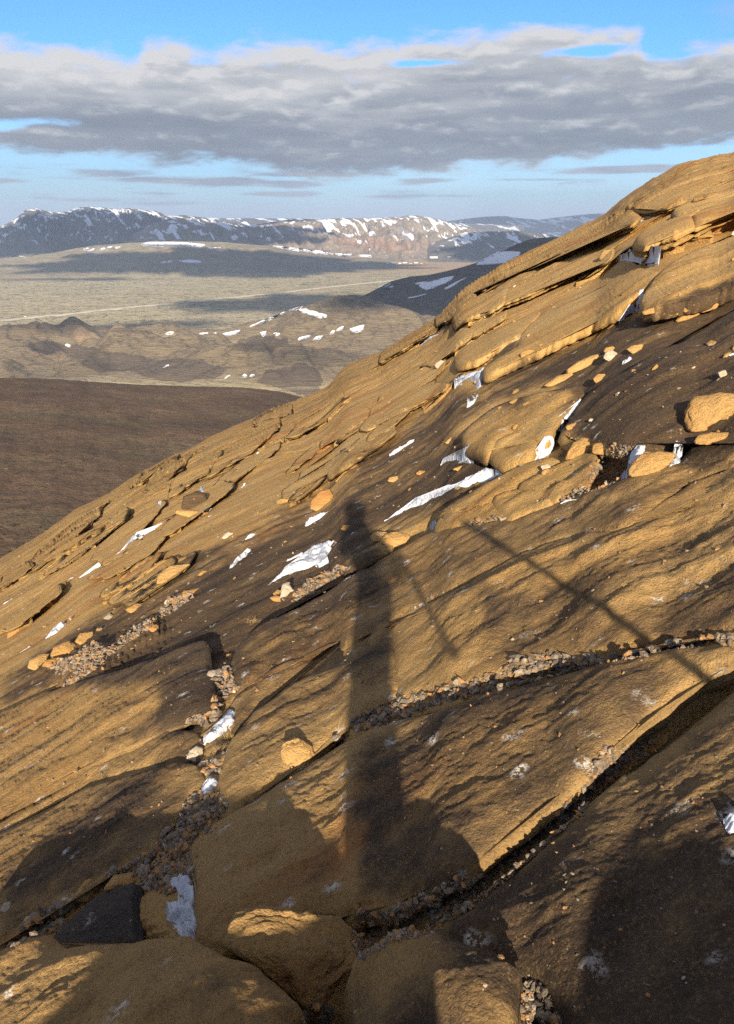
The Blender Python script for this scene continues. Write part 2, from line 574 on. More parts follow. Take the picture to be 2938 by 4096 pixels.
def r_hit(x, y, off=0.0):
    """distance at which the eye's ray meets F + off"""
    az, e = azel(x, y)
    B = Esil(az) - e + 2 * CAM_H / RH
    Aq = CAM_H / RH ** 2
    disc = B * B - 4 * Aq * (CAM_H - off)
    r = (B - np.sqrt(np.maximum(disc, 0))) / (2 * Aq)
    return np.where(disc > 0, np.clip(r, 0.35, RH), RH * 0.97)


def on_F(x, y, off=0.0):
    r = r_hit(x, y, off)
    X, Y, _ = at_r(x, y, r)
    return X, Y


CS, SN = math.sin(STR_AZ), math.cos(STR_AZ)


def strata_uv(x, y):
    return x * CS + y * SN, -x * SN + y * CS


def detail(x, y, amp=1.0):
    """layering of the open rock: drawn out along the beds, larger with distance"""
    r = np.hypot(x, y)
    u, w = strata_uv(x, y)
    near = 1 - ss(4, 14, r)
    fr = ss(6, 24, r)
    h = 0.05 * fbm(u * 0.5, w * 1.7, 4, 3) * near
    h = h + 0.22 * fbm(u * 0.10, w * 0.42, 4, 5) * fr
    # beds that end in little steps towards the viewer
    for k, (wl, A, sd) in enumerate(((2.4, 0.16, 21), (0.95, 0.07, 31), (0.4, 0.022, 41))):
        t = w / wl + 0.9 * fbm(u / (wl * 4.5), w / (wl * 2.2), 3, sd)
        fct = t - np.floor(t)
        on = ss(-0.15, 0.35, pn(u / (wl * 3.5) + 9.1, w / (wl * 2.0), sd + 3))
        sc = (near * 0.35 + fr) if k < 2 else 1.0
        h = h + A * sc * on * (np.where(fct < 0.08, fct / 0.08, (1 - fct) / 0.92) - 0.5)
    h = h + 0.012 * fbm(x * 5, y * 5, 3, 61) * (0.4 + fr) + 0.035 * fr * fbm(u * 0.7, w * 3.0, 4, 67, .65) + 0.0045 * fbm(x * 30, y * 30, 2, 69) * near
    return h * amp


def swell(x, y):
    """the long waves of detail() alone"""
    r = np.hypot(x, y)
    u, w = strata_uv(x, y)
    return 0.05 * fbm(u * 0.5, w * 1.7, 2, 3) * (1 - ss(4, 14, r)) + 0.22 * fbm(u * 0.10, w * 0.42, 2, 5) * ss(6, 24, r)


# tone of the rock: 1 = brown weathered crust, 0 = clean ochre.  Brown beds cross the middle of the slope
def poly_px(*a):
    return np.array(Z(*a))


CRUST = [
    (0.85, poly_px(3, [(560, 230), (760, 160), (900, 110), (1100, 20), (1250, -60), (1420, -170), (1627, -330), (1800, -400), (1800, 560), (1400, 600), (1180, 540), (960, 480), (880, 400), (960, 290), (800, 300), (640, 350), (560, 330)])),
    (0.60, poly_px(3, [(130, 500), (330, 330), (430, 260), (520, 300), (600, 340), (440, 460), (480, 560), (600, 610), (400, 800), (100, 870), (0, 900), (0, 620)])),
    (0.62, poly_px(4, [(560, 860), (900, 690), (1240, 500), (1500, 330), (1640, 300), (1640, 800), (1200, 1000), (1000, 1100), (640, 1200), (200, 1250), (0, 1300), (0, 1180), (240, 1040), (420, 940)])),
    (0.5, poly_px(5, [(700, 240), (930, 180), (1000, 400), (900, 560), (700, 600), (420, 620), (500, 420)])),
    (0.42, poly_px(6, [(150, 480), (700, 180), (1200, 60), (1800, -40), (1800, 400), (900, 560), (300, 600)])),
    (0.55, poly_px(6, [(0, 900), (500, 750), (1200, 570), (1400, 640), (900, 1150), (400, 1600), (0, 1600)])),
    (0.50, poly_px(8, [(330, 820), (1000, 260), (1300, 20), (1700, -200), (1750, 1250), (860, 1200)])),
    (0.45, poly_px(5, [(420, 800), (860, 760), (700, 1040), (0, 1500), (0, 1200)])),
    (-0.30, poly_px(5, [(-300, 640), (60, 460), (420, 350), (640, 330), (700, 460), (560, 620), (300, 740), (0, 920), (-300, 1050)])),
    (-0.25, poly_px(6, [(150, 450), (330, 340), (520, 260), (560, 420), (500, 600), (420, 690), (190, 750)])),
    (-0.2, poly_px(3, [(500, 1085), (720, 985), (1000, 905), (1300, 775), (1640, 610), (1900, 540), (1900, 700), (1500, 860), (1100, 1040), (700, 1160)])),
    (-0.5, poly_px(4, [(0, 700), (400, 480), (1000, 130), (1438, 30), (1627, 60), (1300, 330), (800, 640), (400, 900), (0, 1080)])),
    (-0.5, poly_px(2, [(100, 1060), (330, 780), (700, 560), (1100, 380), (1300, 200), (1800, 100), (1800, 600), (1250, 760), (1000, 860), (500, 1080), (0, 1250)])),
]


def in_poly(px, py, poly):
    inside = np.zeros(np.shape(px), bool)
    x1, y1 = poly[-1]
    for x2, y2 in poly:
        c = ((y1 > py) != (y2 > py)) & (px < (x2 - x1) * (py - y1) / (y2 - y1 + 1e-9) + x1)
        inside ^= c
        x1, y1 = x2, y2
    return inside


_CG = 24
_gx, _gy = np.meshgrid(np.arange(-400, 3400, _CG), np.arange(400, 4500, _CG))
_tone = np.full(_gx.shape, 0.10)
for v, p in CRUST:
    wx = _gx + 50 * fbm(_gx / 260, _gy / 260, 3, 77)
    wy = _gy + 40 * fbm(_gx / 260, _gy / 260, 3, 78)
    _tone = np.where(in_poly(wx, wy, p), np.where(v > 0, v, v), _tone)
for _ in range(2):
    _tone = (_tone + np.roll(_tone, 1, 0) + np.roll(_tone, -1, 0) + np.roll(_tone, 1, 1) + np.roll(_tone, -1, 1)) / 5


def world_to_px(X, Y, Zz):
    s, c = math.sin(TILT), math.cos(TILT)
    fw = Y * c - Zz * s
    up = Y * s + Zz * c
    fw = np.where(fw < 0.05, 0.05, fw)
    return CX + FPX * X / fw, CY - FPX * up / fw


def crust_at(X, Y, Zz):
    px, py = world_to_px(X, Y, Zz)
    gx = np.clip((px + 400) / _CG, 0, _tone.shape[1] - 1.001)
    gy = np.clip((py - 400) / _CG, 0, _tone.shape[0] - 1.001)
    ix = gx.astype(int); iy = gy.astype(int); fx = gx - ix; fy = gy - iy
    t = _tone
    return (t[iy, ix] * (1 - fx) + t[iy, ix + 1] * fx) * (1 - fy) + (t[iy + 1, ix] * (1 - fx) + t[iy + 1, ix + 1] * fx) * fy


GRAVEL_AREAS = [
    Z(5, [(200, 300), (240, 270), (330, 240), (400, 175), (470, 210), (560, 140), (650, 80), (700, 70), (640, 130), (540, 200), (470, 250), (420, 300), (340, 350), (265, 385), (330, 310)]),
    Z(5, [(920, 300), (960, 280), (1010, 250), (1025, 340), (1050, 395), (1000, 420), (970, 470), (920, 520), (915, 430), (925, 370)]),
    Z(5, [(800, 540), (850, 497), (940, 480), (1010, 470), (1030, 550), (970, 600), (975, 700), (960, 800), (990, 900), (900, 1000), (840, 1100), (690, 1100), (700, 1000), (830, 880), (885, 800), (880, 620), (800, 570)]),
    Z(7, [(815, 105), (860, 85), (950, 80), (995, 150), (910, 210), (840, 280), (830, 350), (845, 440), (870, 600), (870, 720), (740, 720), (600, 640), (600, 500), (560, 430), (480, 430), (420, 450), (600, 367), (680, 325), (700, 265), (765, 190)]),
    Z(7, [(-100, 800), (110, 650), (200, 590), (290, 560), (420, 440), (480, 480), (345, 600), (240, 700), (140, 720), (0, 790)]),
    Z(6, [(-60, 880), (0, 825), (80, 785), (180, 745), (300, 722), (400, 697), (480, 678), (590, 645), (700, 622), (850, 590), (980, 565), (1200, 535), (1400, 500), (1560, 473), (1800, 450), (1800, 520), (1500, 535), (1340, 555), (1150, 600), (1050, 615), (900, 655), (700, 705), (560, 735), (400, 775), (300, 810), (200, 850), (80, 890), (-60, 940)]),
    Z(8, [(1060, -10), (1130, -60), (1350, -250), (1600, -500), (1650, -420), (1400, -180), (1290, 10), (1190, 70), (1110, 120), (1030, 220), (950, 300), (880, 360), (800, 435), (700, 520), (600, 610), (500, 690), (400, 755), (320, 812), (200, 830), (100, 862), (0, 925), (-60, 800), (0, 690), (120, 690), (280, 620), (420, 540), (560, 490), (640, 450), (760, 350), (880, 240), (980, 110)]),
    Z(8, [(690, 1008), (790, 1002), (850, 1080), (920, 1240), (680, 1240), (695, 1100)]), Z(7, [(1280, 1080), (1340, 1000), (1400, 975), (1450, 1020), (1460, 1110)]),
]
_fill = np.zeros(_gx.shape)
for p in GRAVEL_AREAS:
    _fill[in_poly(_gx, _gy, np.array(p))] = 1.0
_fill = np.maximum.reduce([_fill, np.roll(_fill, 1, 0), np.roll(_fill, -1, 0), np.roll(_fill, 1, 1), np.roll(_fill, -1, 1)])
for _ in range(2):
    _fill = (_fill + np.roll(_fill, 1, 0) + np.roll(_fill, -1, 0) + np.roll(_fill, 1, 1) + np.roll(_fill, -1, 1)) / 5


def fill_at(X, Y, Zz):
    px, py = world_to_px(X, Y, Zz)
    gx = np.clip((px + 400) / _CG, 0, _tone.shape[1] - 1.001).astype(int)
    gy = np.clip((py - 400) / _CG, 0, _tone.shape[0] - 1.001).astype(int)
    return np.where(Y > 0.3, _fill[gy, gx], 0.0)


NEAR_V, NEAR_F = [], []      # everything solid nearby, for laying things down on it


def remember(v, f):
    o = sum(len(a) for a in NEAR_V)
    NEAR_V.append(np.asarray(v))
    NEAR_F.append([tuple(int(i) + o for i in q) for q in (f.tolist() if isinstance(f, np.ndarray) else f)])


def build_slope():
    inv = np.concatenate([np.arange(1 / 0.25, 1 / 0.9, -0.08), np.arange(1 / 0.9, 1 / (RH * 1.02), -0.00145)])
    r = np.concatenate([1 / inv, np.linspace(RH * 1.03, RH * 2.6, 60)])
    az = np.radians(np.concatenate([np.arange(-179, -34, 1.0), np.arange(-34, 34, 0.13), np.arange(34, 181.5, 1.0)]))
    A, R_ = np.meshgrid(az, r)
    X = R_ * np.sin(A); Y = R_ * np.cos(A)
    Zz = F(X, Y) + detail(X, Y)
    Zz = Zz - 0.02 * (1 - ss(2.0, 7.0, R_)) + 0.080 * fill_at(X, Y, Zz + 0.05)          # cracks between the near slabs sit lower
    # a raised ledge of the same rock just behind the viewer; its shade lies over the nearest cracks
    lx = np.array([-6, -2.2, -1.3, -.885, -.70, -.6, -.3, -.05, .13, .33, .42, .46, .5, .62, .69, .9, 1.3, 4])
    lz = np.array([-4.2, -2.0, -1.4, -1.10, -.925, -.825, -.72, -.68, -.67, -.67, -.61, -.53, -.48, -.41, -.38, -.38, -.30, .9])
    back = (1 - ss(-0.85, -0.62, Y)) * (1 - ss(5, 9, R_))
    tz = np.interp(X, lx, lz) + 0.012 * fbm(X * 9, Y * 8, 3, 72) - 0.25 * np.abs(Y + 0.85) 
    Zz = np.where(back > 0, np.maximum(Zz, Zz * (1 - back) + tz * back), Zz)
    fc = grid_faces(len(r), len(az))
    cr = crust_at(X, Y, Zz).ravel()
    V = np.stack([X, Y, Zz], -1).reshape(-1, 3)
    me = mesh('rock_slope', V, fc[:, ::-1].copy(), M['slope'], True, {'crust': cr})
    tag(link('rock_slope', me), kind='structure')
    fc2 = fc
    remember(V, fc2)
    return V


def smooth_outline(P, step=9.0, jit=2.2, seed=0):
    """closed Catmull-Rom through the outline, resampled evenly and roughened"""
    P = np.asarray(P, float)
    n = len(P)
    pts = []
    for i in range(n):
        p0, p1, p2, p3 = P[i - 1], P[i], P[(i + 1) % n], P[(i + 2) % n]
        k = max(2, int(np.hypot(*(p2 - p1)) / 4))
        t = np.linspace(0, 1, k, endpoint=False)[:, None]
        c = 0.5 * ((2 * p1) + (p2 - p0) * t + (2 * p0 - 5 * p1 + 4 * p2 - p3) * t ** 2 + (-p0 + 3 * p1 - 3 * p2 + p3) * t ** 3)
        l = p1 + (p2 - p1) * t
        pts.append(0.55 * c + 0.45 * l)
    Q = np.vstack(pts)
    seg = np.hypot(*(np.roll(Q, -1, 0) - Q).T)
    s = np.concatenate([[0], np.cumsum(seg)])
    L = s[-1]
    m = max(8, int(L / step))
    q = np.linspace(0, L, m, endpoint=False)
    Qc = np.vstack([Q, Q[:1]])
    R = np.stack([np.interp(q, s, Qc[:, 0]), np.interp(q, s, Qc[:, 1])], 1)
    tn = np.roll(R, -1, 0) - np.roll(R, 1, 0)
    nn = np.stack([tn[:, 1], -tn[:, 0]], 1) / (np.hypot(*tn.T)[:, None] + 1e-9)
    w = jit * (fbm(q / 60.0 + seed * 7.7, q * 0 + seed, 4, 91, 0.6))
    return R + nn * w[:, None]


def outline_area(R):
    return 0.5 * np.sum(R[:, 0] * np.roll(R[:, 1], -1) - np.roll(R[:, 0], -1) * R[:, 1])


def fill_grid(R, step):
    """points of an even triangular net inside the outline, with the triangulation"""
    x0, y0 = R.min(0); x1, y1 = R.max(0)
    gx, gy = np.meshgrid(np.arange(x0, x1, step), np.arange(y0, y1, step * 0.866))
    gx = gx + (np.arange(gx.shape[0]) % 2)[:, None] * step * 0.5
    gx = gx.ravel(); gy = gy.ravel()
    k = in_poly(gx, gy, R)
    gx = gx[k]; gy = gy[k]
    if len(gx):
        d = edge_dist(gx, gy, R)
        k = d > step * 0.45
        gx = gx[k]; gy = gy[k]
    gx = gx + (_h(gx, gy, 5) - .5) * step * .25
    gy = gy + (_h(gx, gy, 6) - .5) * step * .25
    pts = [Vector((float(a), float(b))) for a, b in R] + [Vector((float(a), float(b))) for a, b in zip(gx, gy)]
    n = len(R)
    ed = [(i, (i + 1) % n) for i in range(n)]
    vo, _, fo, _, _, _ = delaunay_2d_cdt(pts, ed, [list(range(n))], 1, 1e-4, False)
    return np.array([[v.x, v.y] for v in vo]), fo, n


def edge_dist(x, y, R, closed=True):
    """distance of points to the closed line R (any units)"""
    out = np.full(len(x), 1e9)
    A = R; B = np.roll(R, -1, 0)
    if not closed:
        A = A[:-1]; B = B[:-1]
    for i in range(0, len(x), 2000):
        px = x[i:i + 2000, None]; py = y[i:i + 2000, None]
        dx = (B - A)[:, 0][None]; dy = (B - A)[:, 1][None]
        t = np.clip(((px - A[:, 0][None]) * dx + (py - A[:, 1][None]) * dy) / (dx * dx + dy * dy + 1e-12), 0, 1)
        out[i:i + 2000] = np.sqrt(((A[:, 0][None] + t * dx - px) ** 2 + (A[:, 1][None] + t * dy - py) ** 2).min(1))
    return out


def Z_far(poly):
    p = np.mean(np.array(poly), 0)
    return float(np.clip((r_hit(p[0], p[1]) - 6) / 12, 0, 1))


def slab(poly, T, he=None, R=0.25, gap=None, under=0.05, mat='slab', name='rock_slab', label='', group=None, step=8.0, jit=3.0, tilt=0.0, rough=1.0, crust=None, cat='rock slab', furrow=0.0, sink=0.0, dome=0.0):
    """a slab of bedrock: outline noted in the picture, laid on the slope at its real distance; top rounded over R
    metres, sides that drop and turn under.  gap: the front edge hangs that far above the slope"""
    he = T * 0.6 if he is None else he
    if gap is not None:
        T, he, gap, R = T * 0.40, T * 0.36, gap * 0.8, R * 0.15
    else:
        far = Z_far(poly)
        T = T * ((0.52 if T < 0.4 else 0.74) + 0.06 * far)
        he, R = T * 0.72, R * 0.62
        if mat == 'ledge' and T > 0.25:
            T, he, R = T * 0.42, T * 0.38, R * 0.15
        elif mat == 'ledge':
            T, he, R = T * 0.85, T * 0.75, R * 0.4
    out = smooth_outline(poly, step, jit, seed=len(NEAR_V))
    if outline_area(out) < 0:
        out = out[::-1].copy()
    P, faces, nb = fill_grid(out, step)
    # the triangulator keeps the outline first and in order
    rh_ = r_hit(P[:, 0], P[:, 1], he)
    rcap = np.percentile(rh_, 15) * 1.5
    rh_ = np.where(rh_ > rcap * .8, rcap * .8 + (rcap * .2) * np.tanh((rh_ - rcap * .8) / (rcap * .2)), rh_) if rcap > 10 else rh_
    X, Y, _ = at_r(P[:, 0], P[:, 1], rh_)
    B = np.stack([X[:nb], Y[:nb]], 1)
    d = np.zeros(len(X))
    d[nb:] = edge_dist(X[nb:], Y[nb:], B)
    u, w = strata_uv(X, Y)
    r = np.hypot(X, Y)
    cxw, cyw = X.mean(), Y.mean()
    prof = np.sqrt(np.clip(1 - (1 - np.clip(d / R, 0, 1)) ** 2, 0, 1))
    nzs = 0.35 + 0.65 * np.clip(d / R, 0, 1)
    rs = np.clip(r.mean() / 6.0, 0.5, 2.5)
    top = he + (T - he) * prof
    fz = ss(6, 11, r)
    top = top + rough * (1 - 0.92 * fz) * nzs * rs * (0.030 * fbm(u * 0.9 / rs + 3, w * 2.6 / rs, 4, 200 + nb) + 0.007 * fbm(u * 4, w * 9, 4, 301) - 0.014 * np.abs(fbm(u * 1.0 / rs, w * 3.6 / rs, 4, 307, .6)) + 0.006 * fbm(X * 14, Y * 14, 3, 311))
    if furrow:
        for wl, s_ in ((0.75, 7), (0.33, 9)):
            t = w / (wl * rs) + 0.8 * fbm(u * .45 / rs, w * .5 / rs, 2, s_ + nb)
            fr = t - np.floor(t)
            top = top + furrow * (1 - fz) * (wl / .75) * nzs * (np.where(fr < .3, ss(0, .3, fr), 1 - (fr - .3) / .7) - .5) * ss(-.3, .3, pn(u * .5, w * .5, s_))
    fz = ss(7, 14, r)
    sw = swell(X, Y)
    top = top + fz * (sw + 0.035 * fbm(u * 0.3, w * 0.35, 2, 5 + nb % 50)) - (0.13 * fz if gap is None else 0.02)
    top = top + nzs * (1 - ss(6, 12, r)) * (0.0045 * fbm(X * 30 + w * 14, Y * 30 + w * 14, 3, 313, 0.65) + 0.004 * fbm(u * 5, w * 13, 3, 317))
    if dome:
        top = top + dome * np.clip(d / max(d.max(), 1e-3), 0, 1) ** 0.7
    top = top + tilt * (Y - cyw)
    base = F(X, Y) - sink
    V = [np.stack([X, Y, base + top], 1)]
    Fc = [tuple(f[::-1]) for f in faces]
    # skirt
    tb = top[:nb]
    tng = np.roll(B, -1, 0) - np.roll(B, 1, 0)
    nrm = np.stack([tng[:, 1], -tng[:, 0]], 1)
    nrm /= np.hypot(*nrm.T)[:, None] + 1e-9
    # make sure it points outwards
    test = B + nrm * 0.002
    if edge_area(B) < 0:
        nrm = -nrm
    ctr = B.mean(0)
    minhalf = max(d.max(), 0.02)
    rings = []
    if gap is None:
        for f_, o_ in ((0.15, 0.012), (0.42, 0.02), (0.7, 0.0), (0.92, -under * 0.6), (1.25, -under)):
            z = tb * (1 - f_) - (0.12 if f_ > 1 else 0.0)
            rg = B + nrm * np.clip(o_, -0.5 * minhalf, 1) * (1 + 0.4 * pn(B[:, 0] * 6, B[:, 1] * 6, 5))[:, None]
            rings.append((rg, z))
        rg, z = rings[-1]
        rings.append((rg, z - 0.35))
    else:
        th = tb - gap
        lay = 0.015 * pn(B[:, 0] * 3, B[:, 1] * 3, 8)
        for f_, o_ in ((0.3, 0.02), (0.55, -0.03), (0.75, 0.015), (1.0, -0.02)):
            rings.append((B + nrm * (o_ * rs + lay[:, None]), tb - th * f_))
        ins = min(under, 0.55 * minhalf)
        rings.append((B - nrm * ins * 0.5, tb - th * 1.05))
        rings.append((B - nrm * ins, tb - th * 1.2))
        rings.append((B - nrm * ins, tb * 0 - 0.6))
    off = len(X)
    prev = np.arange(nb)
    if gap is not None or r.mean() > 9:
        V.append(V[0][:nb].copy())
        prev = np.arange(nb) + off
        off += nb
    for rg, z in rings:
        Zb = F(rg[:, 0], rg[:, 1]) - sink
        V.append(np.stack([rg[:, 0], rg[:, 1], Zb + z + tilt * (B[:, 1] - cyw)], 1))
        cur = np.arange(nb) + off
        off += nb
        for i in range(nb):
            j = (i + 1) % nb
            Fc.append((int(prev[i]), int(prev[j]), int(cur[j]), int(cur[i])))
        prev = cur
    V = np.vstack(V)
    ca = crust_at(V[:, 0], V[:, 1], V[:, 2]) if crust is None else np.full(len(V), crust)
    o = thing_mesh(name, V, Fc, M[mat], label, cat, group, True, {'crust': ca})
    remember(V, Fc)
    return o


def edge_area(B):
    return -outline_area(B) if False else outline_area(B)


# ------------------------------------------------------------------ rocks with a noted silhouette
def facet(p, rng, n=12, lo=0.62, hi=0.95):
    for _ in range(n):
        a = rng.normal(size=3); a /= np.linalg.norm(a)
        dd = rng.uniform(lo, hi)
        s = p @ a
        k = s > dd
        p[k] -= np.outer(s[k] - dd, a)
    return p


def uv_ball(nu=20, nv=13):
    th = np.linspace(0, 2 * np.pi, nu, endpoint=False)
    ph = np.linspace(0, np.pi, nv)
    T_, P_ = np.meshgrid(th, ph[1:-1])
    v = np.stack([np.sin(P_) * np.cos(T_), np.sin(P_) * np.sin(T_), np.cos(P_)], -1).reshape(-1, 3)
    v = np.vstack([v, [[0, 0, 1], [0, 0, -1]]])
    f = []
    for i in range(nv - 3):
        for j in range(nu):
            a = i * nu + j; b = i * nu + (j + 1) % nu
            f.append((a, a + nu, b + nu, b))
    n0 = len(v) - 2
    for j in range(nu):
        f.append((n0, j, (j + 1) % nu))
        k = (nv - 3) * nu
        f.append((n0 + 1, k + (j + 1) % nu, k + j))
    return v, f


def rock(poly, depth=0.8, mat='boulder', name='boulder', label='', group=None, cat='boulder', seed=None, res=1.0, sinkf=0.10, crust=0.1, lift=0.0, off=None, lean=0.9):
    """loose rock: outline across the line of sight as noted, real depth behind it, resting on the rock below"""
    P = np.asarray(poly, float)
    seed = int(P.sum()) if seed is None else seed
    rng = np.random.default_rng(seed)
    c = (P.min(0) + P.max(0)) / 2
    # radial outline
    n = max(20, int(36 * res)); nv = max(11, int(23 * res))
    th = np.linspace(0, 2 * np.pi, n, endpoint=False)
    rad = np.zeros(n)
    for k, t in enumerate(th):
        dx, dy = math.cos(t), -math.sin(t)
        best = 0
        for i in range(len(P)):
            a = P[i - 1] - c; e = P[i] - P[i - 1]
            den = dx * e[1] - dy * e[0]
            if abs(den) < 1e-9: continue
            s = (a[0] * e[1] - a[1] * e[0]) / den
            q = (a[0] * dy - a[1] * dx) / den
            if s > 0 and -1e-6 <= q <= 1 + 1e-6: best = max(best, s)
        rad[k] = best if best > 0 else 10
    bot = P[P[:, 1].argmax()]
    bx, by = 0.5 * bot[0] + 0.5 * c[0], bot[1]
    hit = cast(bx, by - 2)
    dist = hit[3] if hit is not None else r_hit(bx, by, 0)
    if off is not None:
        r0 = float(r_hit(c[0], c[1], off)); q0 = at_r(c[0], c[1], r0)
        dist = math.sqrt(sum(float(v) ** 2 for v in q0))
    a, b, cc = ray(c[0], c[1])
    L = math.sqrt(a * a + b * b + cc * cc)
    dirv = np.array([a, b, cc]) / L
    w = rad.mean() / FPX
    depth_m = depth * w * dist
    dc = dist + depth_m * (0.35 if off is None else 0.0)
    right = np.array([1.0, 0, 0]) - dirv[0] * dirv
    right /= np.linalg.norm(right)
    up = np.cross(right, dirv)
    ball, f = uv_ball(n, nv)
    # ball axis z = towards the viewer; x right; y up
    rr = np.interp(np.arctan2(ball[:, 1], ball[:, 0]) % (2 * np.pi), np.append(th, 2 * np.pi), np.append(rad, rad[0])) / FPX * dc * L / L
    sphere = ball.copy()
    q = facet(sphere.copy(), rng, 16, 0.62, 0.93)
    k = np.linalg.norm(q, axis=1) / 1.0
    s_xy = np.hypot(ball[:, 0], ball[:, 1])
    s_xy2 = np.where(s_xy > 1e-6, np.minimum(1.0, (s_xy ** 0.75)), 0)
    ux = np.where(s_xy > 1e-6, ball[:, 0] / np.maximum(s_xy, 1e-6), 0)
    uy = np.where(s_xy > 1e-6, ball[:, 1] / np.maximum(s_xy, 1e-6), 0)
    edge = ss(0.75, 1.0, s_xy)
    kk = k * (1 - edge) + 1 * edge
    nz = 1 + 0.07 * fbm(ball[:, 0] * 5 + seed % 53, ball[:, 1] * 5 - ball[:, 2] * 4, 3, seed % 29) + 0.05 * pn(ball[:, 0] * 3 + seed % 97, ball[:, 1] * 3 + ball[:, 2] * 2, seed % 31)
    lx = ux * s_xy2 * rr * nz
    ly = uy * s_xy2 * rr * nz
    lz = np.sign(ball[:, 2]) * np.abs(ball[:, 2]) ** 0.7 * depth_m * kk * nz
    cpos = dirv * dc * 1.0
    V = cpos + np.outer(lx, right) + np.outer(ly, up) - np.outer(lz, dirv)
    V = V * (1 + lean * (ly - ly.min()) / dc)[:, None]      # leans back along the slope
    low = ly < 0
    V[low] += np.outer(np.abs(ly[low]) * sinkf, -up)
    V[:, 2] += lift
    o = thing_mesh(name, V, [tuple(x) for x in f], M[mat], label, cat, group, True, {'crust': np.full(len(V), crust)})
    remember(V, f)
    return o


BVH = None


def bvh_near():
    global BVH
    V = np.vstack(NEAR_V)
    Fs = [q for fs in NEAR_F for q in fs]
    BVH = BVHTree.FromPolygons(V.tolist(), Fs)


def cast(px, py, tree=None):
    a, b, c = ray(px, py)
    dv = Vector((float(a), float(b), float(c))).normalized()
    loc, nrm, idx, dist = (tree or BVH).ray_cast(Vector((0, 0, 0)), dv, 30000)
    if loc is None:
        return None
    return np.array(loc), np.array(nrm), idx, dist


def plates(n=36, seed=5):
    """thin tilted plates of tuff that scale off the open left slope"""
    rng = np.random.default_rng(seed)
    zones = [Z(4, [(60, 720), (300, 520), (700, 280), (1100, 110), (1500, 60), (1640, 200), (1300, 420), (900, 640), (420, 930), (100, 1100), (0, 1100)]),
             Z(2, [(60, 1080), (330, 900), (560, 800), (700, 900), (560, 1060), (300, 1250), (-100, 1500), (-200, 1300)])]
    k = 0; tries = 0
    while k < n and tries < 3000:
        tries += 1
        z = np.array(zones[0] if rng.random() < .72 else zones[1])
        x = rng.uniform(*np.array([z[:, 0].min(), z[:, 0].max()])); y = rng.uniform(z[:, 1].min(), z[:, 1].max())
        if not in_poly(np.array([x]), np.array([y]), z)[0]:
            continue
        L = rng.uniform(60, 210); W = L * rng.uniform(.10, .2)
        a = math.radians(rng.uniform(30, 40))
        m = rng.integers(8, 12)
        pts = []
        for i in range(m):
            t = 2 * math.pi * i / m
            q = rng.uniform(.75, 1.15)
            ex = math.copysign(abs(math.cos(t)) ** .7, math.cos(t)) * L * q; ey = math.copysign(abs(math.sin(t)) ** .7, math.sin(t)) * W * q
            pts.append((x + ex * math.cos(a) + ey * math.sin(a), y - ex * math.sin(a) + ey * math.cos(a)))
        slab(pts, rng.uniform(.16, .34), gap=rng.uniform(.04, .10), under=.8, R=.3, mat='ledge', name='rock_plate', cat='rock plate', group='thin plates scaling off the open slope', step=8, jit=4,
             label='thin tilted ochre plate among the many scaling off the open left and upper slope')
        k += 1

# ================================================================== SLABS
build_slope()


def S(label, T, *spec, **k):
    return slab(Z(*spec), T, label=label, **k)


# ---- ledges of the upper slope (each hangs over a dark slot)
LG = 'overhanging ledges of the upper slope'
kw = dict(mat='ledge', group=LG, name='rock_ledge', cat='rock ledge', step=8, furrow=0.03)
S('long ochre ledge ending in a ragged nose on the skyline above the brown valley', 0.55, 2, [(330, 785), (400, 700), (460, 678), (560, 632), (720, 570), (765, 530), (900, 452), (1000, 402), (1160, 380), (1215, 398), (1190, 432), (1060, 482), (950, 530), (850, 570), (740, 602), (700, 622), (600, 672), (500, 722), (420, 762)], he=0.35, gap=0.10, under=1.4, R=1.0, **kw)
S('short ochre ledge with a pointed nose just under the longest skyline ledge', 0.6, 2, [(330, 850), (350, 800), (430, 742), (500, 728), (505, 750), (440, 802), (400, 832), (345, 856)], he=0.38, gap=0.12, under=1.6, R=.7, **kw)
S('blunt double ledge with black slot right of the pointed skyline nose', 0.55, 2, [(410, 832), (430, 800), (500, 758), (560, 738), (640, 705), (625, 770), (600, 792), (540, 822), (430, 868), (415, 852)], he=0.34, gap=0.10, under=1.6, R=.6, **kw)
S('long straight ochre ledge with a deep black slot beneath, centre of the upper slope', 0.5, 2, [(615, 752), (650, 710), (760, 652), (900, 592), (1050, 540), (1098, 545), (1070, 582), (960, 622), (860, 672), (760, 722), (660, 762), (625, 772)], he=0.32, gap=0.1, under=1.5, R=.7, **kw)
S('thick ochre ledge block below the round summit, split by a vertical crack on its right', 0.75, 2, [(1200, 482), (1230, 450), (1350, 402), (1435, 375), (1448, 430), (1380, 462), (1320, 482), (1250, 515), (1205, 512)], he=0.62, gap=0.12, under=1.6, R=.5, **kw)
S('ochre ledge running off the right edge, right of the vertical crack', 0.7, 2, [(1452, 380), (1550, 330), (1627, 290), (1760, 250), (1760, 310), (1627, 362), (1550, 392), (1480, 427), (1458, 430)], he=0.5, gap=0.12, under=1.6, R=.5, **kw)
S('upper ochre ledge under the round summit at the right edge', 0.65, 2, [(1370, 355), (1450, 310), (1550, 255), (1627, 220), (1760, 170), (1760, 240), (1627, 290), (1550, 332), (1450, 370), (1385, 385)], he=0.42, gap=0.12, under=1.3, R=.6, **kw)
S('short ochre ledge left of the shadowed crack below the summit dome', 0.55, 2, [(1165, 372), (1170, 345), (1260, 320), (1400, 262), (1500, 225), (1600, 190), (1760, 140), (1760, 170), (1627, 212), (1450, 300), (1330, 350), (1200, 372)], he=0.36, gap=0.10, under=1.0, R=.6, **kw)
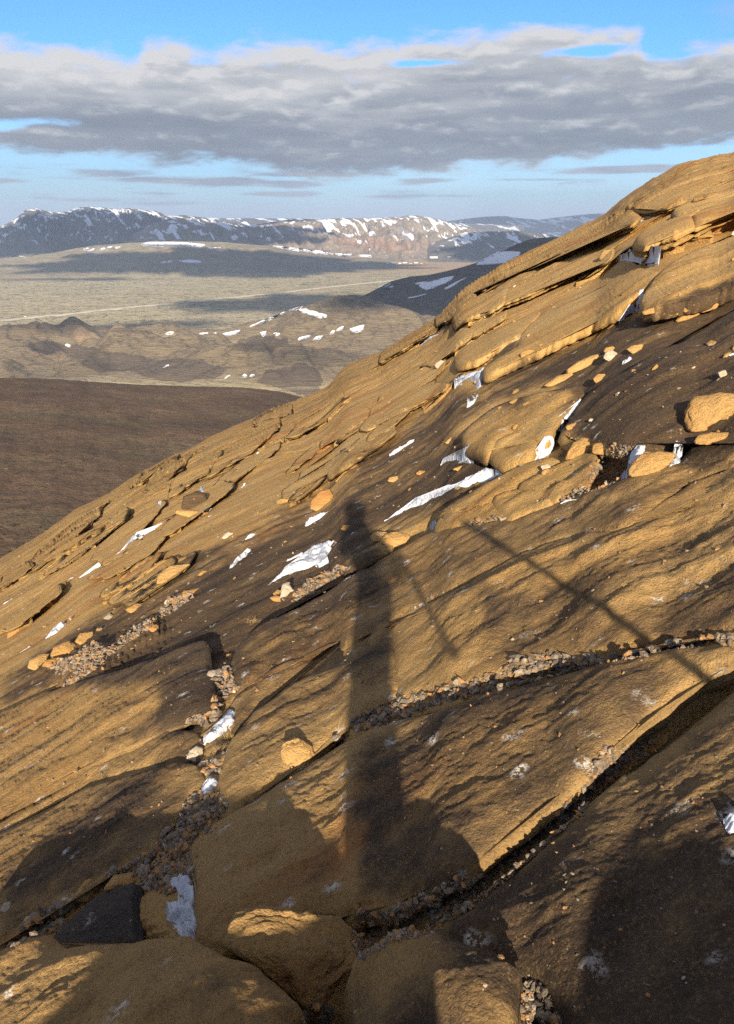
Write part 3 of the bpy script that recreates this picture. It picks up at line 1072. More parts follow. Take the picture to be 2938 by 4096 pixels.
S('thin ochre ledge low on the skyline with a snow strip at its right end', 0.42, 2, [(90, 1002), (110, 970), (220, 902), (310, 860), (345, 868), (270, 920), (200, 970), (95, 1028)], he=0.28, gap=0.10, under=1.4, R=.6, **kw)
S('broad smooth ochre slab sweeping up to the snowy crack, largest of the upper slope', 0.5, 2, [(705, 872), (780, 802), (1000, 702), (1200, 622), (1300, 632), (1230, 712), (1150, 772), (1110, 812), (900, 912), (780, 972), (640, 1038), (550, 1078), (545, 1042), (620, 992), (700, 942)], he=0.30, R=1.3, under=.3, **kw)
S('bulging ochre slab with a dark hollow at its right end, mid slope', 0.55, 2, [(415, 992), (450, 942), (560, 872), (700, 822), (785, 785), (760, 822), (700, 872), (690, 912), (600, 952), (520, 1002), (430, 1030)], he=0.36, R=1.0, under=.3, **kw)
S('folded banded ochre slab beyond the snowy crack, at the right edge', 0.6, 2, [(1230, 742), (1290, 652), (1350, 592), (1450, 532), (1600, 470), (1800, 390), (1800, 600), (1600, 702), (1500, 742), (1380, 762), (1240, 792)], he=0.42, R=1.4, under=.3, **kw)
S('flat ochre plate with a straight undercut front, between the slopes of brown rock', 0.34, 3, [(5, 440), (60, 380), (150, 320), (250, 270), (350, 248), (378, 262), (300, 312), (200, 365), (90, 422), (45, 447)], he=0.24, gap=0.06, under=0.9, R=.4, **kw)
S('low ochre rib on the skyline left of the centre', 0.3, 4, [(1095, 105), (1140, 40), (1190, 15), (1260, 10), (1260, 55), (1200, 75), (1150, 92)], he=0.2, gap=0.05, under=1.0, R=.4, **kw)
S('slender ochre rib beside the sliver of snow on the left slope', 0.28, 4, [(435, 688), (470, 650), (540, 612), (610, 600), (600, 622), (540, 648), (490, 676), (455, 697)], he=0.18, gap=0.05, under=.7, R=.3, **kw)
S('long tapering ochre rib on the far left slope', 0.26, 4, [(195, 690), (240, 640), (330, 600), (440, 548), (400, 590), (300, 650), (215, 685)], he=0.16, gap=0.04, under=.7, R=.3, **kw)

# ---- brown slabs of the middle
kw = dict(mat='slope', group='weathered slabs of the middle slope', step=9, furrow=0.03)
S('wide dark brown slab filling the right side below the folded ochre slab', 0.34, 3, [(882, 470), (920, 402), (980, 312), (1060, 255), (1180, 190), (1300, 110), (1400, 75), (1520, 0), (1627, -60), (1850, -150), (1850, 480), (1700, 480), (1560, 462), (1440, 458), (1350, 490), (1180, 512), (980, 492), (940, 502)], he=0.22, R=.8, **kw)
kw2 = dict(kw, mat='ledge')
S('broken ochre slab with a rounded front, left of the bright triangle of snow', 0.36, 3, [(450, 472), (500, 420), (600, 350), (720, 310), (860, 280), (950, 265), (972, 292), (930, 342), (860, 402), (830, 470), (785, 497), (700, 470), (650, 455), (560, 545), (500, 530), (460, 502)], he=0.24, R=.5, **kw2)
S('squared ochre block at the upper tip of the snow triangle', 0.30, 3, [(570, 542), (620, 495), (700, 465), (770, 480), (785, 500), (745, 562), (690, 585), (620, 590)], he=0.2, R=.25, **kw2)
S('tapered ochre slab between the long snow strip and the two split blocks', 0.22, 3, [(350, 812), (440, 750), (560, 682), (700, 612), (820, 575), (872, 590), (800, 642), (700, 692), (600, 742), (540, 772), (400, 812)], he=0.13, R=.35, **kw2)
S('low ochre block with small grey stones packed under its front', 0.2, 3, [(340, 852), (370, 822), (480, 790), (570, 768), (605, 790), (630, 832), (560, 847), (440, 862), (345, 877)], he=0.14, R=.15, **kw2)
S('front one of two split ochre blocks in the rubble right of centre', 0.24, 3, [(587, 745), (640, 720), (700, 712), (780, 722), (805, 735), (840, 778), (740, 802), (660, 838), (620, 810), (595, 775)], he=0.17, R=.14, **kw2)
S('rear one of two split ochre blocks, its top sloping up to the rounded stone', 0.26, 3, [(720, 708), (700, 690), (760, 655), (850, 608), (960, 558), (1022, 560), (1025, 602), (990, 680), (940, 722), (860, 757), (835, 752), (800, 725)], he=0.18, R=.18, **kw2)
S('brown slab with a wrinkled front at the right edge, above the long shadow', 0.25, 3, [(1405, 582), (1440, 542), (1520, 512), (1640, 490), (1850, 470), (1850, 590), (1600, 602), (1480, 622), (1402, 620)], he=0.17, R=.2, **kw)
S('rounded brown slab lying across the photographer shadow behind two tan stones', 0.2, 4, [(1435, 690), (1440, 642), (1500, 592), (1560, 572), (1620, 582), (1700, 600), (1690, 640), (1600, 700), (1510, 727), (1460, 715)], he=0.12, R=.2, **kw)

# ---- foreground slabs
FG = 'big rounded slabs of the foreground'
kw = dict(mat='slab', group=FG, step=8, cat='rock slab')
S('long brown slab behind the furrowed one, crossed by the dark shadow band at right', 0.20, 3, [(0, 1075), (100, 1000), (230, 925), (330, 880), (500, 858), (660, 838), (850, 772), (1000, 722), (1180, 662), (1400, 612), (1627, 570), (1900, 520), (1900, 640), (1640, 640), (1450, 705), (1300, 795), (1160, 885), (1000, 925), (860, 945), (720, 995), (500, 1100)], 4, [(1627, 1010), (1420, 1110), (1180, 1150), (1000, 1140), (1100, 1040), (1250, 940), (1400, 850), (1560, 770)], he=0.10, R=.28, furrow=.03, tilt=-0.03, **kw)
S('furrowed slab crossed by the thin slanting pole shadow, above the line of grey rubble', 0.23, 6, [(130, 470), (160, 430), (300, 340), (480, 250), (600, 180)], 3, [(610, 1040), (720, 985), (860, 932), (1000, 912), (1160, 872), (1300, 782), (1450, 692), (1627, 622), (1900, 540)], 6, [(1900, 400), (1760, 440), (1627, 457), (1500, 477), (1350, 502), (1200, 522), (1080, 550), (960, 570), (850, 600), (700, 632), (600, 652), (450, 692), (300, 722), (190, 752), (165, 702), (148, 560)], he=0.13, R=.30, furrow=.03, under=.07, **kw)
S('slab left of the vertical crack, its lit crest crossed by the body shadow', 0.20, 5, [(1015, 255), (1050, 180), (1130, 110), (1230, 70), (1330, 20), (1420, -30), (1510, -90), (1600, -130), (1680, -80), (1700, 10), (1627, 105), (1480, 172), (1350, 197), (1240, 237), (1160, 287), (1100, 347), (1050, 387), (1015, 345)], he=0.12, R=.2, furrow=.02, **kw)
S('narrow slab with white lichen on its blunt left end, above the blue snow patch', 0.16, 5, [(1015, 440), (1050, 395), (1100, 355), (1200, 285), (1320, 225), (1450, 195), (1600, 125), (1660, 130), (1640, 215), (1530, 245), (1430, 285), (1300, 335), (1190, 405), (1110, 455), (1065, 500), (1040, 552), (1020, 525)], he=0.10, R=.16, furrow=.012, **kw)
S('slab with a dark undercut front between the blue snow and the orange boulder', 0.24, 5, [(960, 882), (955, 782), (975, 690), (1000, 612), (1055, 562), (1090, 500), (1180, 435), (1300, 355), (1430, 303), (1560, 245)], 6, [(120, 335), (135, 455), (150, 562), (162, 700), (110, 765), (30, 802)], 5, [(1560, 517), (1480, 557), (1410, 622), (1330, 702), (1240, 742), (1100, 862), (1010, 912)], he=0.14, R=.25, furrow=.02, under=.08, **kw)
S('broad slab in the left foreground speckled ochre, below the gravel run', 0.20, 5, [(-300, 640), (-150, 560), (0, 490), (60, 457), (180, 402), (300, 372), (420, 332), (560, 292), (700, 245), (860, 185), (910, 192), (900, 272), (930, 332), (925, 402), (940, 480), (900, 492), (820, 512), (740, 537), (640, 592), (480, 672), (300, 752), (100, 872), (0, 930), (-300, 1080)], he=0.11, R=.3, furrow=.03, **kw)
S('thin slab with a lit upper strip beneath the long diagonal crack at left', 0.14, 5, [(-300, 1105), (0, 958), (150, 868), (300, 772), (480, 695), (640, 615), (740, 562), (860, 582), (885, 630), (860, 690), (760, 694), (600, 735), (520, 752), (370, 792), (160, 925), (0, 1000), (-300, 1150)], he=0.08, R=.13, furrow=.015, **kw)
S('brown slab dropping to the gravel channel at lower left', 0.20, 5, [(-300, 1180), (0, 1012), (160, 938), (370, 808), (520, 767), (620, 740), (760, 702), (860, 722), (897, 775), (860, 830)], 7, [(820, 95), (790, 160), (757, 200), (700, 268), (675, 320), (600, 367), (480, 412), (400, 452), (330, 512), (280, 562), (190, 592), (100, 642), (0, 742), (-300, 900)], he=0.12, R=.26, furrow=.02, under=.06, tilt=-0.02, **kw)
S('large central slab holding the legs of the body shadow', 0.30, 5, [(835, 1062), (872, 1020), (990, 932), (1090, 882), (1200, 802), (1365, 692), (1480, 612), (1560, 580)], 6, [(60, 868), (150, 845), (330, 800), (500, 745), (700, 692), (900, 642), (1100, 597), (1340, 548), (1500, 530), (1640, 545), (1610, 600), (1500, 642), (1400, 717), (1320, 792), (1200, 862), (1120, 922), (1050, 992), (975, 1072)], 8, [(990, 92), (900, 172), (820, 237), (740, 302), (640, 382), (560, 452), (480, 522), (400, 545), (330, 585), (220, 652), (130, 692), (60, 690), (0, 700)], 7, [(1560, 615), (1340, 640), (1120, 660), (1040, 720), (960, 765), (900, 750), (870, 720), (860, 600), (853, 450), (828, 350), (835, 290)], he=0.15, R=.32, furrow=.012, under=.09, tilt=-0.03, **kw)
S('huge slab filling the lower right corner under the soft dark shadow', 0.30, 6, [(1900, 560), (1760, 670), (1627, 742), (1560, 802), (1440, 882), (1330, 962), (1260, 1002), (1160, 1082)], 8, [(1200, 62), (1130, 112), (1040, 202), (980, 272), (900, 342), (800, 422), (740, 482), (650, 562), (590, 602), (500, 682), (400, 742), (320, 802), (335, 832), (430, 862), (560, 902), (640, 952), (700, 1002), (780, 1012), (850, 1100), (920, 1230), (1050, 1420), (1500, 1500), (1900, 1500)], he=0.16, R=.35, furrow=.012, tilt=-0.02, **kw)
S('tilted dark grey slab beside the reddish hollow at lower left', 0.20, 7, [(228, 722), (300, 642), (390, 562), (480, 502), (570, 477), (600, 482), (590, 562), (592, 642), (600, 742), (560, 762), (400, 790), (260, 812), (222, 770)], he=0.17, R=.06, under=.02, crust=1.0, rough=.6, **dict(kw, mat='grey_slab'))
S('great rounded slab across the bottom left corner, lit along its lower flank', 0.54, 7, [(-400, 900), (-100, 830), (0, 792), (60, 762), (160, 712), (235, 705), (300, 760), (400, 748), (560, 740), (700, 718), (840, 707), (900, 740), (1000, 792), (1110, 832), (1180, 892), (1260, 952), (1310, 1002), (1325, 1042), (1280, 1100), (1220, 1300), (800, 1400), (-400, 1400)], he=0.2, R=.3, furrow=.012, sink=0.02, **kw)
S('block at the bottom edge with a half shaded top and glowing right half', 0.45, 8, [(-30, 950), (20, 910), (60, 892), (130, 842), (210, 816), (300, 827), (400, 852), (500, 892), (600, 932), (670, 972), (708, 1012), (690, 1082), (680, 1250), (500, 1420), (0, 1420), (20, 1150), (-40, 1010)], he=0.26, R=.22, furrow=.008, under=.06, **kw)
plates()
bvh_near()


def Rk(label, spec, **k):
    return rock(Z(*spec), label=label, **k)


# ---- boulders and loose rocks, far to near
BG = 'loose boulders resting on the slope'
bk = dict(group=BG)
Rk('speckled boulder wedged in the bottom middle with a glowing triangle of light', (7, [(1022, 750), (1030, 682), (1060, 642), (1120, 617), (1300, 640), (1440, 660), (1500, 700), (1532, 760), (1510, 812), (1440, 862), (1400, 912), (1375, 958), (1340, 968), (1270, 905), (1200, 862), (1130, 815), (1060, 780)]), depth=.6, res=2.4, mat='slab', crust=0.05, off=.225, lean=0.25, **bk)
Rk('orange boulder casting a black shadow on the edge of the central slab', (5, [(1225, 652), (1228, 622), (1290, 606), (1350, 632), (1366, 680), (1330, 718), (1262, 757), (1248, 712), (1228, 692)]), depth=.7, res=1.5, lean=.25, **bk)
Rk('pale ochre boulder with a black shadow on its left, right edge above the snow', (3, [(1440, 372), (1468, 322), (1560, 302), (1650, 310), (1720, 380), (1700, 436), (1560, 440), (1455, 450), (1447, 412)]), depth=.8, res=1.5, **bk)
Rk('flat orange plate leaning under the pale boulder at the right edge', (3, [(1403, 525), (1405, 492), (1500, 450), (1590, 420), (1610, 450), (1580, 470), (1500, 490), (1440, 520)]), depth=.8, **bk)
Rk('small buff slab in front of the leaning orange plate', (3, [(1465, 500), (1480, 478), (1530, 468), (1590, 470), (1582, 492), (1520, 515), (1475, 515)]), depth=.8, **bk)
Rk('flat topped reddish boulder between two snow scraps, right side rubble', (3, [(1180, 640), (1190, 602), (1230, 562), (1300, 550), (1360, 560), (1340, 602), (1285, 640), (1190, 656)]), depth=.8, res=1.3, **bk)
Rk('angular orange rock standing behind the flat topped reddish boulder', (3, [(1232, 562), (1245, 512), (1270, 487), (1320, 492), (1332, 522), (1320, 550), (1270, 562)]), depth=.8, **bk)
Rk('small tan rock in front of the angular orange rock', (3, [(1278, 552), (1282, 525), (1312, 524), (1322, 548), (1300, 556)]), depth=.8, **bk)
Rk('rounded ochre dome rock on top of the split blocks', (3, [(898, 580), (905, 552), (930, 512), (970, 490), (1015, 500), (1028, 545), (1000, 562), (940, 575)]), depth=.9, res=1.4, **bk)
Rk('orange rock right of the rounded dome rock', (3, [(1015, 555), (1018, 515), (1060, 510), (1105, 530), (1098, 552), (1060, 562)]), depth=.8, **bk)
Rk('small orange rock left of the rounded dome rock', (3, [(862, 565), (870, 532), (900, 525), (915, 545), (905, 568), (880, 574)]), depth=.8, **bk)
Rk('upright brown rock standing in the snowy cleft', (3, [(835, 470), (840, 425), (860, 392), (885, 395), (888, 430), (862, 472)]), depth=.7, **bk)
Rk('long reddish plate lying under the pile of pale stones on the brown slab', (3, [(898, 197), (950, 160), (1000, 137), (1070, 117), (1062, 165), (1030, 178), (960, 192), (920, 207)]), depth=.8, **bk)
Rk('lichened whitish stone in the pile on the brown slab', (3, [(1062, 142), (1070, 118), (1095, 110), (1118, 125), (1112, 150), (1085, 156)]), depth=.9, **dict(bk, mat='pale_stone'))
Rk('tan stone capping the pile on the brown slab', (3, [(1060, 116), (1072, 98), (1100, 94), (1116, 110), (1095, 120)]), depth=.9, **bk)
Rk('small orange stone at the top of the brown slab crack', (3, [(1165, 105), (1185, 90), (1228, 85), (1222, 105), (1190, 125)]), depth=.9, **bk)
Rk('tan triangular plate above the snowy cleft', (3, [(805, 262), (860, 222), (920, 208), (932, 235), (880, 258), (815, 266)]), depth=.8, **bk)
Rk('small tan stone right of the triangular plate', (3, [(1015, 235), (1035, 213), (1065, 214), (1060, 240), (1030, 250)]), depth=.9, **bk)
Rk('knobbly ochre boulder alone on the lower edge of the smooth ochre slab', (3, [(700, 122), (728, 106), (785, 114), (775, 138), (735, 156), (705, 150)]), depth=.9, res=1.2, **bk)
Rk('dark red boulder in the row beneath the folded slab', (2, [(1395, 795), (1400, 765), (1440, 752), (1468, 762), (1452, 795), (1420, 806)]), depth=.8, **bk)
Rk('rough ochre boulder at the right end of the row beneath the folded slab', (2, [(1462, 800), (1470, 760), (1510, 745), (1560, 765), (1545, 792), (1500, 806)]), depth=.8, **bk)
Rk('bright orange stone in the row beneath the folded slab', (2, [(1325, 818), (1330, 800), (1370, 796), (1402, 808), (1380, 822), (1345, 826)]), depth=.8, **bk)
Rk('long flat tan plate at the left of the row beneath the folded slab', (2, [(1235, 805), (1300, 785), (1390, 765), (1396, 785), (1340, 800), (1250, 822)]), depth=.8, **bk)
Rk('thin tan plate lying right below the bright orange stone', (2, [(1380, 842), (1420, 818), (1470, 808), (1468, 825), (1420, 845), (1385, 852)]), depth=.8, **bk)
Rk('rounded ochre boulder just left above the head of the body shadow', (4, [(1345, 470), (1352, 438), (1390, 396), (1432, 385), (1448, 415), (1432, 455), (1375, 478)]), depth=.8, res=1.2, **bk)
Rk('larger of two tan stones in the body shadow right of the snow tongue', (3, [(88, 942), (110, 907), (160, 895), (228, 915), (200, 945), (140, 966)]), depth=.8, res=1.2, **bk)
Rk('smaller of two tan stones in the body shadow right of the snow tongue', (3, [(46, 915), (78, 895), (125, 900), (100, 938), (58, 938)]), depth=.8, **bk)
Rk('pinkish white rock standing upright in a little heap above the dark cleft', (4, [(1215, 858), (1225, 800), (1250, 790), (1278, 830), (1270, 868), (1235, 876)]), depth=.7, res=1.2, **dict(bk, mat='pale_stone'))
Rk('flat orange stone at the foot of the upright pinkish white rock', (4, [(1168, 858), (1200, 846), (1240, 862), (1228, 876), (1190, 872)]), depth=.8, **bk)
Rk('little tan stone left beside the upright pinkish white rock', (4, [(1185, 840), (1205, 822), (1228, 830), (1218, 848), (1195, 850)]), depth=.8, **bk)
Rk('tan stone right beside the upright pinkish white rock', (4, [(1268, 845), (1280, 828), (1295, 832), (1290, 852), (1275, 856)]), depth=.8, **bk)
Rk('long orange slab stone stepping down the left slope above three flat rocks', (4, [(683, 795), (690, 760), (740, 720), (832, 710), (800, 745), (720, 790)]), depth=.8, res=1.2, **bk)
Rk('flat tan rock with rubble at its left end, middle of the left slope', (4, [(785, 856), (798, 830), (880, 812), (895, 832), (850, 848), (798, 860)]), depth=.8, **bk)
Rk('small flat tan rock above the rubble of the left slope', (4, [(858, 762), (878, 740), (925, 740), (912, 756)]), depth=.8, **bk)
Rk('oval orange rock lying alone with its shadow to the right', (4, [(548, 908), (590, 885), (632, 882), (615, 908), (570, 922)]), depth=.8, **bk)
Rk('small white wedge of rock with black shadow, right of the left snow patch', (4, [(450, 948), (475, 924), (498, 940), (480, 952)]), depth=.8, **dict(bk, mat='pale_stone'))
Rk('topmost orange boulder of the row at the head of the gravel run, far left', (5, [(330, 180), (350, 145), (400, 138), (400, 170), (360, 192)]), depth=.9, **bk)
Rk('round orange boulder in the middle of the row beside the gravel, far left', (5, [(228, 240), (240, 205), (290, 180), (322, 192), (318, 230), (270, 252)]), depth=.9, res=1.2, **bk)
Rk('cracked orange boulder at the lower end of the row, far left', (5, [(130, 290), (135, 262), (175, 238), (208, 235), (195, 262), (160, 300)]), depth=.9, **bk)
Rk('low orange stone between the two larger boulders of the row, far left', (5, [(190, 285), (200, 262), (245, 250), (262, 268), (225, 290)]), depth=.9, **bk)
Rk('dark knobby outcrop boulder beside snow scraps on the left slope', (4, [(788, 462), (800, 420), (850, 396), (892, 404), (900, 435), (860, 470), (805, 476)]), depth=.8, **dict(bk, crust=0.8, mat='slope'))
Rk('flat plate jutting below the dark knobby boulder on the left slope', (4, [(765, 495), (770, 474), (850, 478), (925, 490), (890, 508), (820, 508)]), depth=1.2, **bk)
Rk('small tan cap stone below the ochre boulder near the shadow head', (4, [(1480, 560), (1490, 543), (1520, 543), (1525, 558), (1500, 566)]), depth=.8, **bk)
Rk('brown plate tilted in the crack end behind the lens shaped slab', (6, [(80, 860), (95, 815), (150, 800), (155, 835), (110, 865)]), depth=.8, **dict(bk, mat='boulder', crust=.5))
Rk('fallen orange plate beside the tilted dark slab at lower left', (7, [(340, 525), (380, 450), (430, 420), (500, 432), (480, 480), (400, 528)]), depth=.8, **dict(bk, crust=.3))
Rk('second brown plate leaning behind the tilted dark slab', (7, [(460, 492), (500, 440), (590, 425), (600, 455), (560, 478)]), depth=.8, **dict(bk, crust=.5))
Rk('egg shaped orange brown cobble in the gravel channel', (7, [(752, 345), (765, 300), (805, 272), (842, 285), (830, 330), (785, 362)]), depth=.9, **dict(bk, crust=.3))
Rk('smooth blue grey cobble above the egg shaped one', (7, [(748, 280), (765, 245), (800, 235), (825, 250), (805, 275), (770, 288)]), depth=.9, **dict(bk, mat='grey_stone'))
Rk('mossy hump of rock between the wedged boulder and the central slab', (7, [(1345, 650), (1400, 600), (1500, 580), (1640, 562), (1650, 620), (1560, 660), (1460, 672)]), depth=.8, **dict(bk, mat='slab', crust=.6))
Rk('white cobble in the black gap at the bottom edge', (7, [(1345, 1030), (1365, 1000), (1400, 992), (1425, 1015), (1420, 1055), (1380, 1066)]), depth=.9, **dict(bk, mat='pale_stone'))

SG = 'angular grey stones in the long rubble crack'
sk = dict(mat='grey_stone', cat='stone', name='stone', group=SG)
pk = dict(mat='pale_stone', cat='stone', name='stone', group=SG)
Rk('largest pale stone of the long rubble crack, with a pointed top', (6, [(593, 655), (605, 625), (642, 590), (675, 598), (692, 632), (670, 655), (620, 668)]), **pk)
Rk('pale stone lying right of the largest one in the rubble crack', (6, [(708, 652), (715, 626), (745, 622), (770, 640), (755, 655)]), **pk)
Rk('grey white stone topping the right heap of the rubble crack', (6, [(845, 575), (852, 552), (880, 560), (900, 580), (870, 585)]), **pk)
Rk('broad blue grey stone in shade at the left part of the rubble crack', (6, [(382, 755), (400, 715), (450, 695), (472, 710), (460, 745), (420, 760)]), **sk)
Rk('buff wedge poking up behind the broad blue grey stone', (6, [(398, 702), (408, 675), (430, 680), (442, 698), (415, 706)]), **dict(sk, mat='boulder'))
Rk('grey stone at the far left of the rubble crack, near the vertical crack', (6, [(240, 800), (255, 765), (300, 755), (318, 775), (290, 800)]), **sk)
Rk('pale chip of stone at the top of the vertical crack rubble', (6, [(182, 775), (190, 745), (225, 740), (235, 760), (210, 775)]), **pk)
Rk('grey slab of stone leaning in the dark right part of the rubble crack', (6, [(1135, 585), (1155, 552), (1182, 545), (1180, 572), (1155, 585)]), **sk)
Rk('grey stone beside the orange boulder at the end of the rubble crack', (5, [(1440, 610), (1445, 588), (1475, 578), (1490, 592), (1470, 608)]), **sk)
for i, q in enumerate([(500, 720), (540, 690), (575, 700), (610, 705), (655, 690), (690, 660), (690, 615), (725, 590), (760, 605), (790, 640), (800, 610), (830, 600), (830, 630), (870, 612), (905, 582), (900, 608), (935, 600), (960, 575), (985, 590), (1015, 578), (345, 735), (330, 770), (275, 745), (210, 765), (140, 790), (90, 810), (45, 850), (20, 838), (1050, 560), (1080, 575), (1280, 540), (1345, 512), (1500, 497), (1550, 488), (1590, 485), (360, 760), (560, 670), (630, 672)]):
    rr = random.Random(i + 5)
    w, h = rr.uniform(13, 26), rr.uniform(10, 19)
    pts = [(q[0] + w * math.cos(a) * rr.uniform(.75, 1.1), q[1] + h * math.sin(a) * rr.uniform(.75, 1.1)) for a in np.linspace(0, 2 * math.pi, rr.choice((6, 7, 8)), endpoint=False)]
    lit = q[0] > 640 and q[0] < 1000  # sunlit stretch: its light is put into paler colours for most stones
    Rk('small angular grey or buff stone in the long rubble crack below the furrowed slab', (6, pts), **(dict(pk if lit and i % 3 else sk, group='small stones of the rubble crack')))

SG = 'stones lying in the open lower crack'
sk = dict(mat='grey_stone', cat='stone', name='stone', group=SG)
Rk('upright grey stone in the shaded crack at right, tallest there', (6, [(1210, 930), (1215, 895), (1238, 880), (1262, 900), (1276, 945), (1245, 965), (1220, 950)]), **sk)
Rk('round grey stone behind the upright one in the shaded crack', (6, [(1318, 925), (1325, 898), (1348, 893), (1358, 915), (1340, 932)]), **sk)
Rk('grey stone pair member left of the dry grass tuft in the shaded crack', (6, [(1033, 1052), (1040, 1020), (1070, 1018), (1078, 1048), (1055, 1060)]), **sk)
Rk('small round grey stone right above the dry grass tuft', (6, [(1092, 1045), (1100, 1022), (1122, 1025), (1128, 1045), (1108, 1055)]), **sk)
Rk('dark grey cobble midway down the shaded crack', (8, [(803, 350), (812, 320), (838, 312), (855, 335), (840, 360)]), **sk)
Rk('flat grey stone tucked against the lower right slab edge', (8, [(955, 262), (968, 235), (995, 230), (992, 248), (970, 264)]), **sk)
Rk('broad brown grey stone on the gravel where the cracks meet', (8, [(285, 650), (300, 620), (335, 617), (355, 640), (340, 668), (305, 672)]), **sk)
Rk('blue grey cobble right of the broad stone where the cracks meet', (8, [(460, 610), (470, 588), (500, 585), (515, 605), (495, 630), (468, 632)]), **sk)
Rk('small teal grey cobble by the lower right slab', (8, [(692, 470), (700, 448), (720, 450), (722, 475), (705, 482)]), **sk)
Rk('grey cobble at the left end of the crack junction gravel', (8, [(122, 715), (130, 690), (160, 685), (175, 705), (150, 720)]), **sk)
Rk('tan pebble in the shade between the two bottom slabs', (8, [(598, 902), (605, 888), (622, 890), (628, 902), (610, 912)]), **dict(sk, mat='boulder'))
Rk('white chunk lying on the half shaded block at the bottom', (8, [(513, 1030), (520, 1008), (545, 1002), (555, 1020), (535, 1036)]), **dict(sk, mat='pale_stone'))
Rk('pale lump at the right corner of the half shaded bottom block', (8, [(705, 1140), (712, 1100), (742, 1090), (762, 1115), (748, 1150), (720, 1155)]), **dict(sk, mat='pale_stone'))
Rk('light chip above the pale lump at the bottom edge', (8, [(722, 1080), (730, 1060), (752, 1058), (755, 1080)]), **dict(sk, mat='pale_stone'))

SG = 'stones of the vertical gravel channel'
sk = dict(mat='grey_stone', cat='stone', name='stone', group=SG)
Rk('whitish angular rock right below the blue snow patch', (5, [(812, 685), (825, 655), (850, 635), (878, 645), (880, 680), (855, 698)]), **dict(sk, mat='pale_stone'))
Rk('flat buff stone under the whitish angular rock', (5, [(858, 718), (875, 700), (905, 693), (918, 710), (890, 725)]), **dict(sk, mat='pale_stone'))
Rk('flat pale stone perched on the slab edge above the gravel channel', (5, [(900, 325), (908, 306), (940, 303), (975, 318), (965, 338), (925, 340)]), **dict(sk, mat='pale_stone'))
Rk('grey stone in the middle of the upper gravel channel', (5, [(955, 392), (965, 375), (995, 372), (1000, 388), (975, 398)]), **sk)
Rk('small orange stone at the top of the gravel channel', (5, [(980, 250), (985, 235), (1008, 232), (1015, 246), (1000, 256)]), **dict(sk, mat='boulder'))
Rk('light stone wedged low in the upper gravel channel', (5, [(1003, 398), (1015, 385), (1040, 388), (1045, 398), (1020, 402)]), **dict(sk, mat='pale_stone'))
Rk('white cobble at the shaded left edge of the bottom left gravel', (7, [(108, 632), (113, 618), (128, 616), (132, 632), (118, 640)]), **dict(sk, mat='pale_stone'))
Rk('teal grey cobble above the fallen orange plate', (7, [(490, 425), (500, 405), (525, 402), (535, 420), (515, 434)]), **sk)
Rk('whitish stones lump at the left frame edge in the lit corner', (7, [(10, 585), (18, 560), (40, 555), (48, 580), (30, 592)]), **dict(sk, mat='pale_stone'))
for i, q in enumerate([(905, 240), (870, 150), (840, 118), (800, 210), (735, 330), (690, 318), (670, 345), (650, 380), (720, 395), (760, 400), (620, 385), (590, 400), (700, 420), (645, 415), (800, 395), (725, 280), (870, 230), (550, 430), (655, 445), (90, 700), (150, 610), (230, 590), (300, 570), (330, 545), (260, 605)]):
    rr = random.Random(i + 55)
    w, h = rr.uniform(12, 24), rr.uniform(10, 18)
    pts = [(q[0] + w * math.cos(a) * rr.uniform(.75, 1.1), q[1] + h * math.sin(a) * rr.uniform(.75, 1.1)) for a in np.linspace(0, 2 * math.pi, rr.choice((6, 7, 8)), endpoint=False)]
    Rk('small grey cobble bedded in the gravel of the shaded lower left channel', (7, pts), **(dict(sk, group='small cobbles of the lower left gravel')))
# scattered angular fragments on the open slope
_rr = random.Random(91)
ZN = [Z(3, [(0, 420), (400, 250), (860, 230), (1000, 330), (1000, 700), (640, 700), (300, 760), (0, 940)]),
      Z(4, [(240, 1000), (700, 640), (1100, 430), (1500, 330), (1500, 600), (1150, 820), (800, 1000), (500, 1080)]),
      Z(2, [(100, 1050), (420, 780), (1100, 400), (1640, 250), (1640, 760), (1000, 880), (560, 1080)]),
      Z(3, [(880, 240), (1200, 120), (1640, -100), (1640, 300), (1400, 560), (1000, 600), (980, 380)])]
_n = 0
while _n < 95:
    zz = np.array(ZN[_rr.choice((0, 0, 1, 1, 2, 2, 3))])
    x = _rr.uniform(zz[:, 0].min(), zz[:, 0].max()); y = _rr.uniform(zz[:, 1].min(), zz[:, 1].max())
    if not in_poly(np.array([x]), np.array([y]), zz)[0]:
        continue
    w = 7 + 24 * _rr.random() ** 2.4; h = w * _rr.uniform(.4, .75)
    a0 = math.radians(_rr.uniform(10, 35))
    pts = []
    for a in sorted(_rr.uniform(0, 2 * math.pi) for _ in range(7)):
        ex, ey = w * math.cos(a) * _rr.uniform(.8, 1.1), h * math.sin(a) * _rr.uniform(.8, 1.1)
        pts.append((x + ex * math.cos(a0) + ey * math.sin(a0), y - ex * math.sin(a0) + ey * math.cos(a0)))
    rock(pts, depth=.9, mat=_rr.choice(('boulder', 'boulder', 'slope', 'pale_stone', 'ledge')), name='stone', cat='stone', crust=_rr.uniform(0, .6), res=.7, seed=_n + 300,
         group='loose angular fragments of the open slope', label='small angular fragment of tuff lying loose on the open middle or upper slope')
    _n += 1
bvh_near()
print('near solids', sum(len(v) for v in NEAR_V))

# ================================================================== THE COUNTRY BEYOND
ZP = -300.0                      # level of the moss plain
FAR_V, FAR_F = [], []


def far_remember(V, f):
    o = sum(len(a) for a in FAR_V)
    FAR_V.append(np.asarray(V))
    FAR_F.append(f + o)


def P2S(pts):
    return [(x * 1.8058, y * 1.8058) for x, y in pts]


def z1(*pts):
    return Z(1, list(pts))


def on_plain(px, py, z=ZP):
    a, e = azel(px, py)
    r = z / e
    return float(r * np.sin(a)), float(r * np.cos(a))


